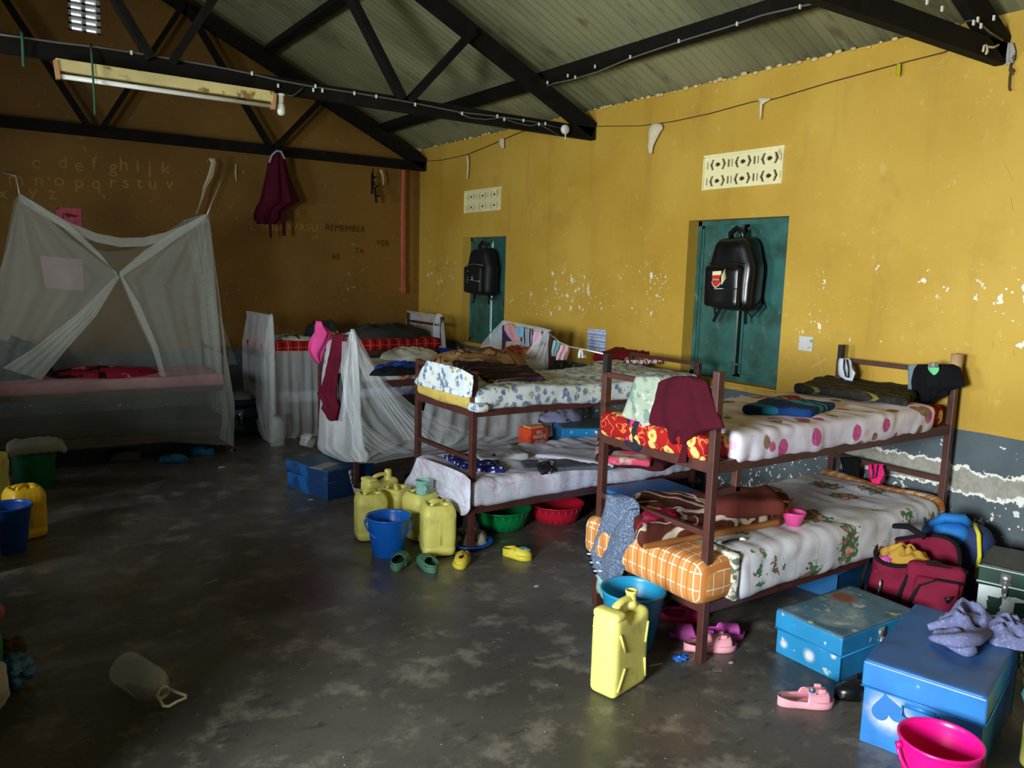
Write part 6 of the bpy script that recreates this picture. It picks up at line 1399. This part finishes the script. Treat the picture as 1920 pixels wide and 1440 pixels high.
t = thing('white_cup', 'white plastic cup lying behind the rusty blue trunk', 'cup', (3.585, 2.25, 0), 0); FR[0] = WM[t.name] @ Matrix.Translation((0, 0, .04)) @ Matrix.Rotation(radians(60), 4, 'X')
bm = bmesh.new(); lathe(bm, [(0, -.03), (.028, -.03), (.040, .045), (.043, .047), (.038, .045), (.026, -.026), (0, -.026)], n=30); fin(bm, 'cup_body', M_white, t); FR[0] = None
def blob(name, label, cat, m, c, r, sc, seed=0, amp=.3, group=None, rot=0):
    bm = bmesh.new(); bmesh.ops.create_icosphere(bm, subdivisions=4, radius=1)
    for v in bm.verts:
        k = 1+amp*nz(v.co, 2.2, seed)+amp*.5*nz(v.co, 5, seed+2); v.co = V((v.co.x*r*sc[0]*k, v.co.y*r*sc[1]*k, v.co.z*r*sc[2]*k))
    mz = min(v.co.z for v in bm.verts); bm.transform(Matrix.Translation((c[0], c[1], c[2]-mz if len(c) > 2 else -mz)) @ Matrix.Rotation(rot, 4, 'Z')); return fin(bm, name, m, None, label, cat, group)
M_gbag = mat('dark_green_polythene', (10, 84, 66), .4, bump=(14, .6))
blob('plastic_bag', 'dark green plastic bag under the middle of the nearest bed', 'plastic bag', M_gbag, (3.43, 2.72, 0), .12, (1.4, .8, .6), 3)
blob('fuzzy_bundle', 'dark fuzzy bundle under the foot of the nearest bed', 'bundle', mat('dark_fuzz', (34, 32, 32), 1, [('noise', 40, .55, .62, (90, 90, 88), 2)], bump=(60, .8)), (2.86, 2.74, 0), .11, (1, .8, .9), 5)
blob('plastic_bag', 'pale aqua bag wedged under the foot end of the nearest bed', 'plastic bag', mat('pale_aqua_polythene', (140, 180, 172), .4, bump=(14, .6)), (2.60, 2.86, 0), .11, (.9, .9, 1.6), 6)
blob('cloth_bag', 'turquoise cloth bag at the right edge beside the heart trunk', 'bag', mat('turquoise_cloth', (92, 184, 200), .8, [('noise', 8, .55, .62, (160, 210, 214), 3)], bump=(12, .5)), (3.20, 1.10, 0), .13, (1.0, 1.0, 1.3), 8, .15)
blob('plastic_bag', 'white plastic scrap beside the trunk between the two nearest beds', 'plastic bag', M_white, (3.86, 3.02, 0), .06, (1, .7, .9), 9)
blob('sack', 'white woven sack cut off by the left edge of the picture', 'sack', mat('white_woven_sack', (166, 164, 160), .85, bump=(60, .3)), (-.085, 3.22, 0), .125, (1, 1, 1.1), 11, .15)
blob('plastic_bag', 'bright green bag end above the white sack at the left edge', 'plastic bag', mat('bright_green_bag', (20, 130, 70), .5), (-.045, 3.47, 0), .10, (.8, .6, 1.7), 12, .15)
blob('crumpled_bag', 'crumpled blue plastic item beside the white sack at the left edge', 'plastic bag', mat('mid_blue_polythene', (40, 110, 160), .45, [('noise', 8, .56, .62, (16, 50, 80), 3)], bump=(12, .6)), (.075, 3.47, 0), .065, (.9, 1.2, .8), 13, .5)
blob('brown_bundle', 'dull brown bundle behind the blue plastic item at the left edge', 'bundle', mat('dull_brown_cloth', (76, 64, 58), .9), (.06, 3.72, 0), .06, (1, .8, .7), 14)
blob('pink_cloth', 'dull pink cloth end at the left edge of the picture', 'cloth', mat('dull_rose_cloth', (170, 96, 98), .9), (.0, 4.13, 0), .05, (1, 1, 1.2), 15)
flat_can('pale yellow jerrycan cut off by the bottom right corner', (3.02, 1.02, 0), radians(-20), .24, .15, .27, M_yel, cap=True)
bm = bmesh.new(); box(bm, (2.565, 1.275, 0), (2.60, 1.31, .055)); fin(bm, 'wood_block', mat('raw_wood', (150, 116, 92), .8), None, 'small wooden block between the magenta bucket and the heart trunk', 'wood block', smooth=False, bevel=.003)
# litter
def bit(name, label, u, v, pts, m, h=.004, z=0, cat='litter', group=None):
    c = Z(u, v, z); bm = bmesh.new(); a = [bm.verts.new((c.x+x, c.y+y, z+.0005)) for x, y in pts]; b = [bm.verts.new((c.x+x*.9, c.y+y*.9, z+h)) for x, y in pts]; bm.faces.new(a[::-1]); bm.faces.new(b); n = len(pts)
    for i in range(n): bm.faces.new((a[i], b[i], b[(i+1) % n], a[(i+1) % n]))
    return fin(bm, name, m, None, label, cat, group, smooth=False)
M_bit = mat('pale_litter', (170, 168, 158), .8)
blob('sachet', 'blue and white crumpled sachet beside the foot post of the nearest bed', 'sachet', mat('blue_white_foil', (36, 96, 180), .3, [('noise', 14, .55, .6, (200, 206, 214), 3)]), Z(1277, 1238, 0), .035, (1, .7, .35), 3, .5)
bit('pen', 'thin pale pen stub on the floor right of the yellow jerrycan', 1228, 1247, [(-.03, .002), (-.03, -.002), (.035, -.012), (.035, -.007)], M_bit, .005, cat='pen')
bit('paper_scrap', 'small pale scrap on the floor right of the foot post', 1370, 1243, [(-.012, 0), (-.004, .008), (.012, .004), (.014, -.006), (0, -.008)], M_bit)
bit('plastic_scrap', 'clear flat plastic scrap on the floor below the foot post', 1345, 1256, [(-.025, 0), (-.01, .02), (.02, .016), (.028, -.006), (.005, -.022)], mat('clear_scrap', (110, 106, 100), .3), .002)
bit('bottle_cap', 'pale flattened disc on the floor between the two nearest beds', 1006, 1099, [(cos(k*.7)*.016, sin(k*.7)*.012) for k in range(9)], M_bit, .003)
bit('paper_scrap', 'white scrap on the floor in front of the dark blue trunk', 582, 937, [(-.02, -.01), (-.012, .012), (.02, .012), (.016, -.012)], M_bit)
bit('paper_scrap', 'white torn scrap on the dark floor below the large net', 415, 877, [(-.03, -.01), (0, .03), (.012, .004), (.03, -.006), (0, -.012)], M_bit, .012)
bit('paper_scrap', 'black and white scrap at the foot post under the large net corner', 433, 846, [(-.04, -.02), (-.01, .03), (.03, .02), (.04, -.02)], mat('black_white_scrap', (190, 190, 186), .8, [('noise', 30, .48, .54, (20, 20, 20), 2)]), .02)
bit('plastic_smear', 'thin shiny strip of plastic on the open floor', 395, 1092, [(-.05, -.02), (-.01, .0), (.045, .035), (.05, .03), (.0, -.012)], mat('shiny_strip', (130, 128, 122), .25), .002)
rnd = random.Random(21); k = 0
bm = bmesh.new()
for i in range(150):
    u, v = rnd.uniform(60, 1500), rnd.uniform(960, 1440); c = Z(u, v)
    if c.x > 2.45 and 2.2 < c.y < 2.95: continue
    if not (-.3 < c.x < 3.3): continue
    r_ = rnd.uniform(.001, .003); bmesh.ops.create_icosphere(bm, subdivisions=1, radius=r_, matrix=Matrix.Translation((c.x, c.y, r_*.4)) @ Matrix.Diagonal((1, rnd.uniform(.6, 1.5), .5, 1)))
fin(bm, 'floor_grit', mat('floor_grit', (176, 170, 158), .9), None, 'pale grit and crumbs scattered over the dark floor', 'grit', kind='stuff', dbl=0)
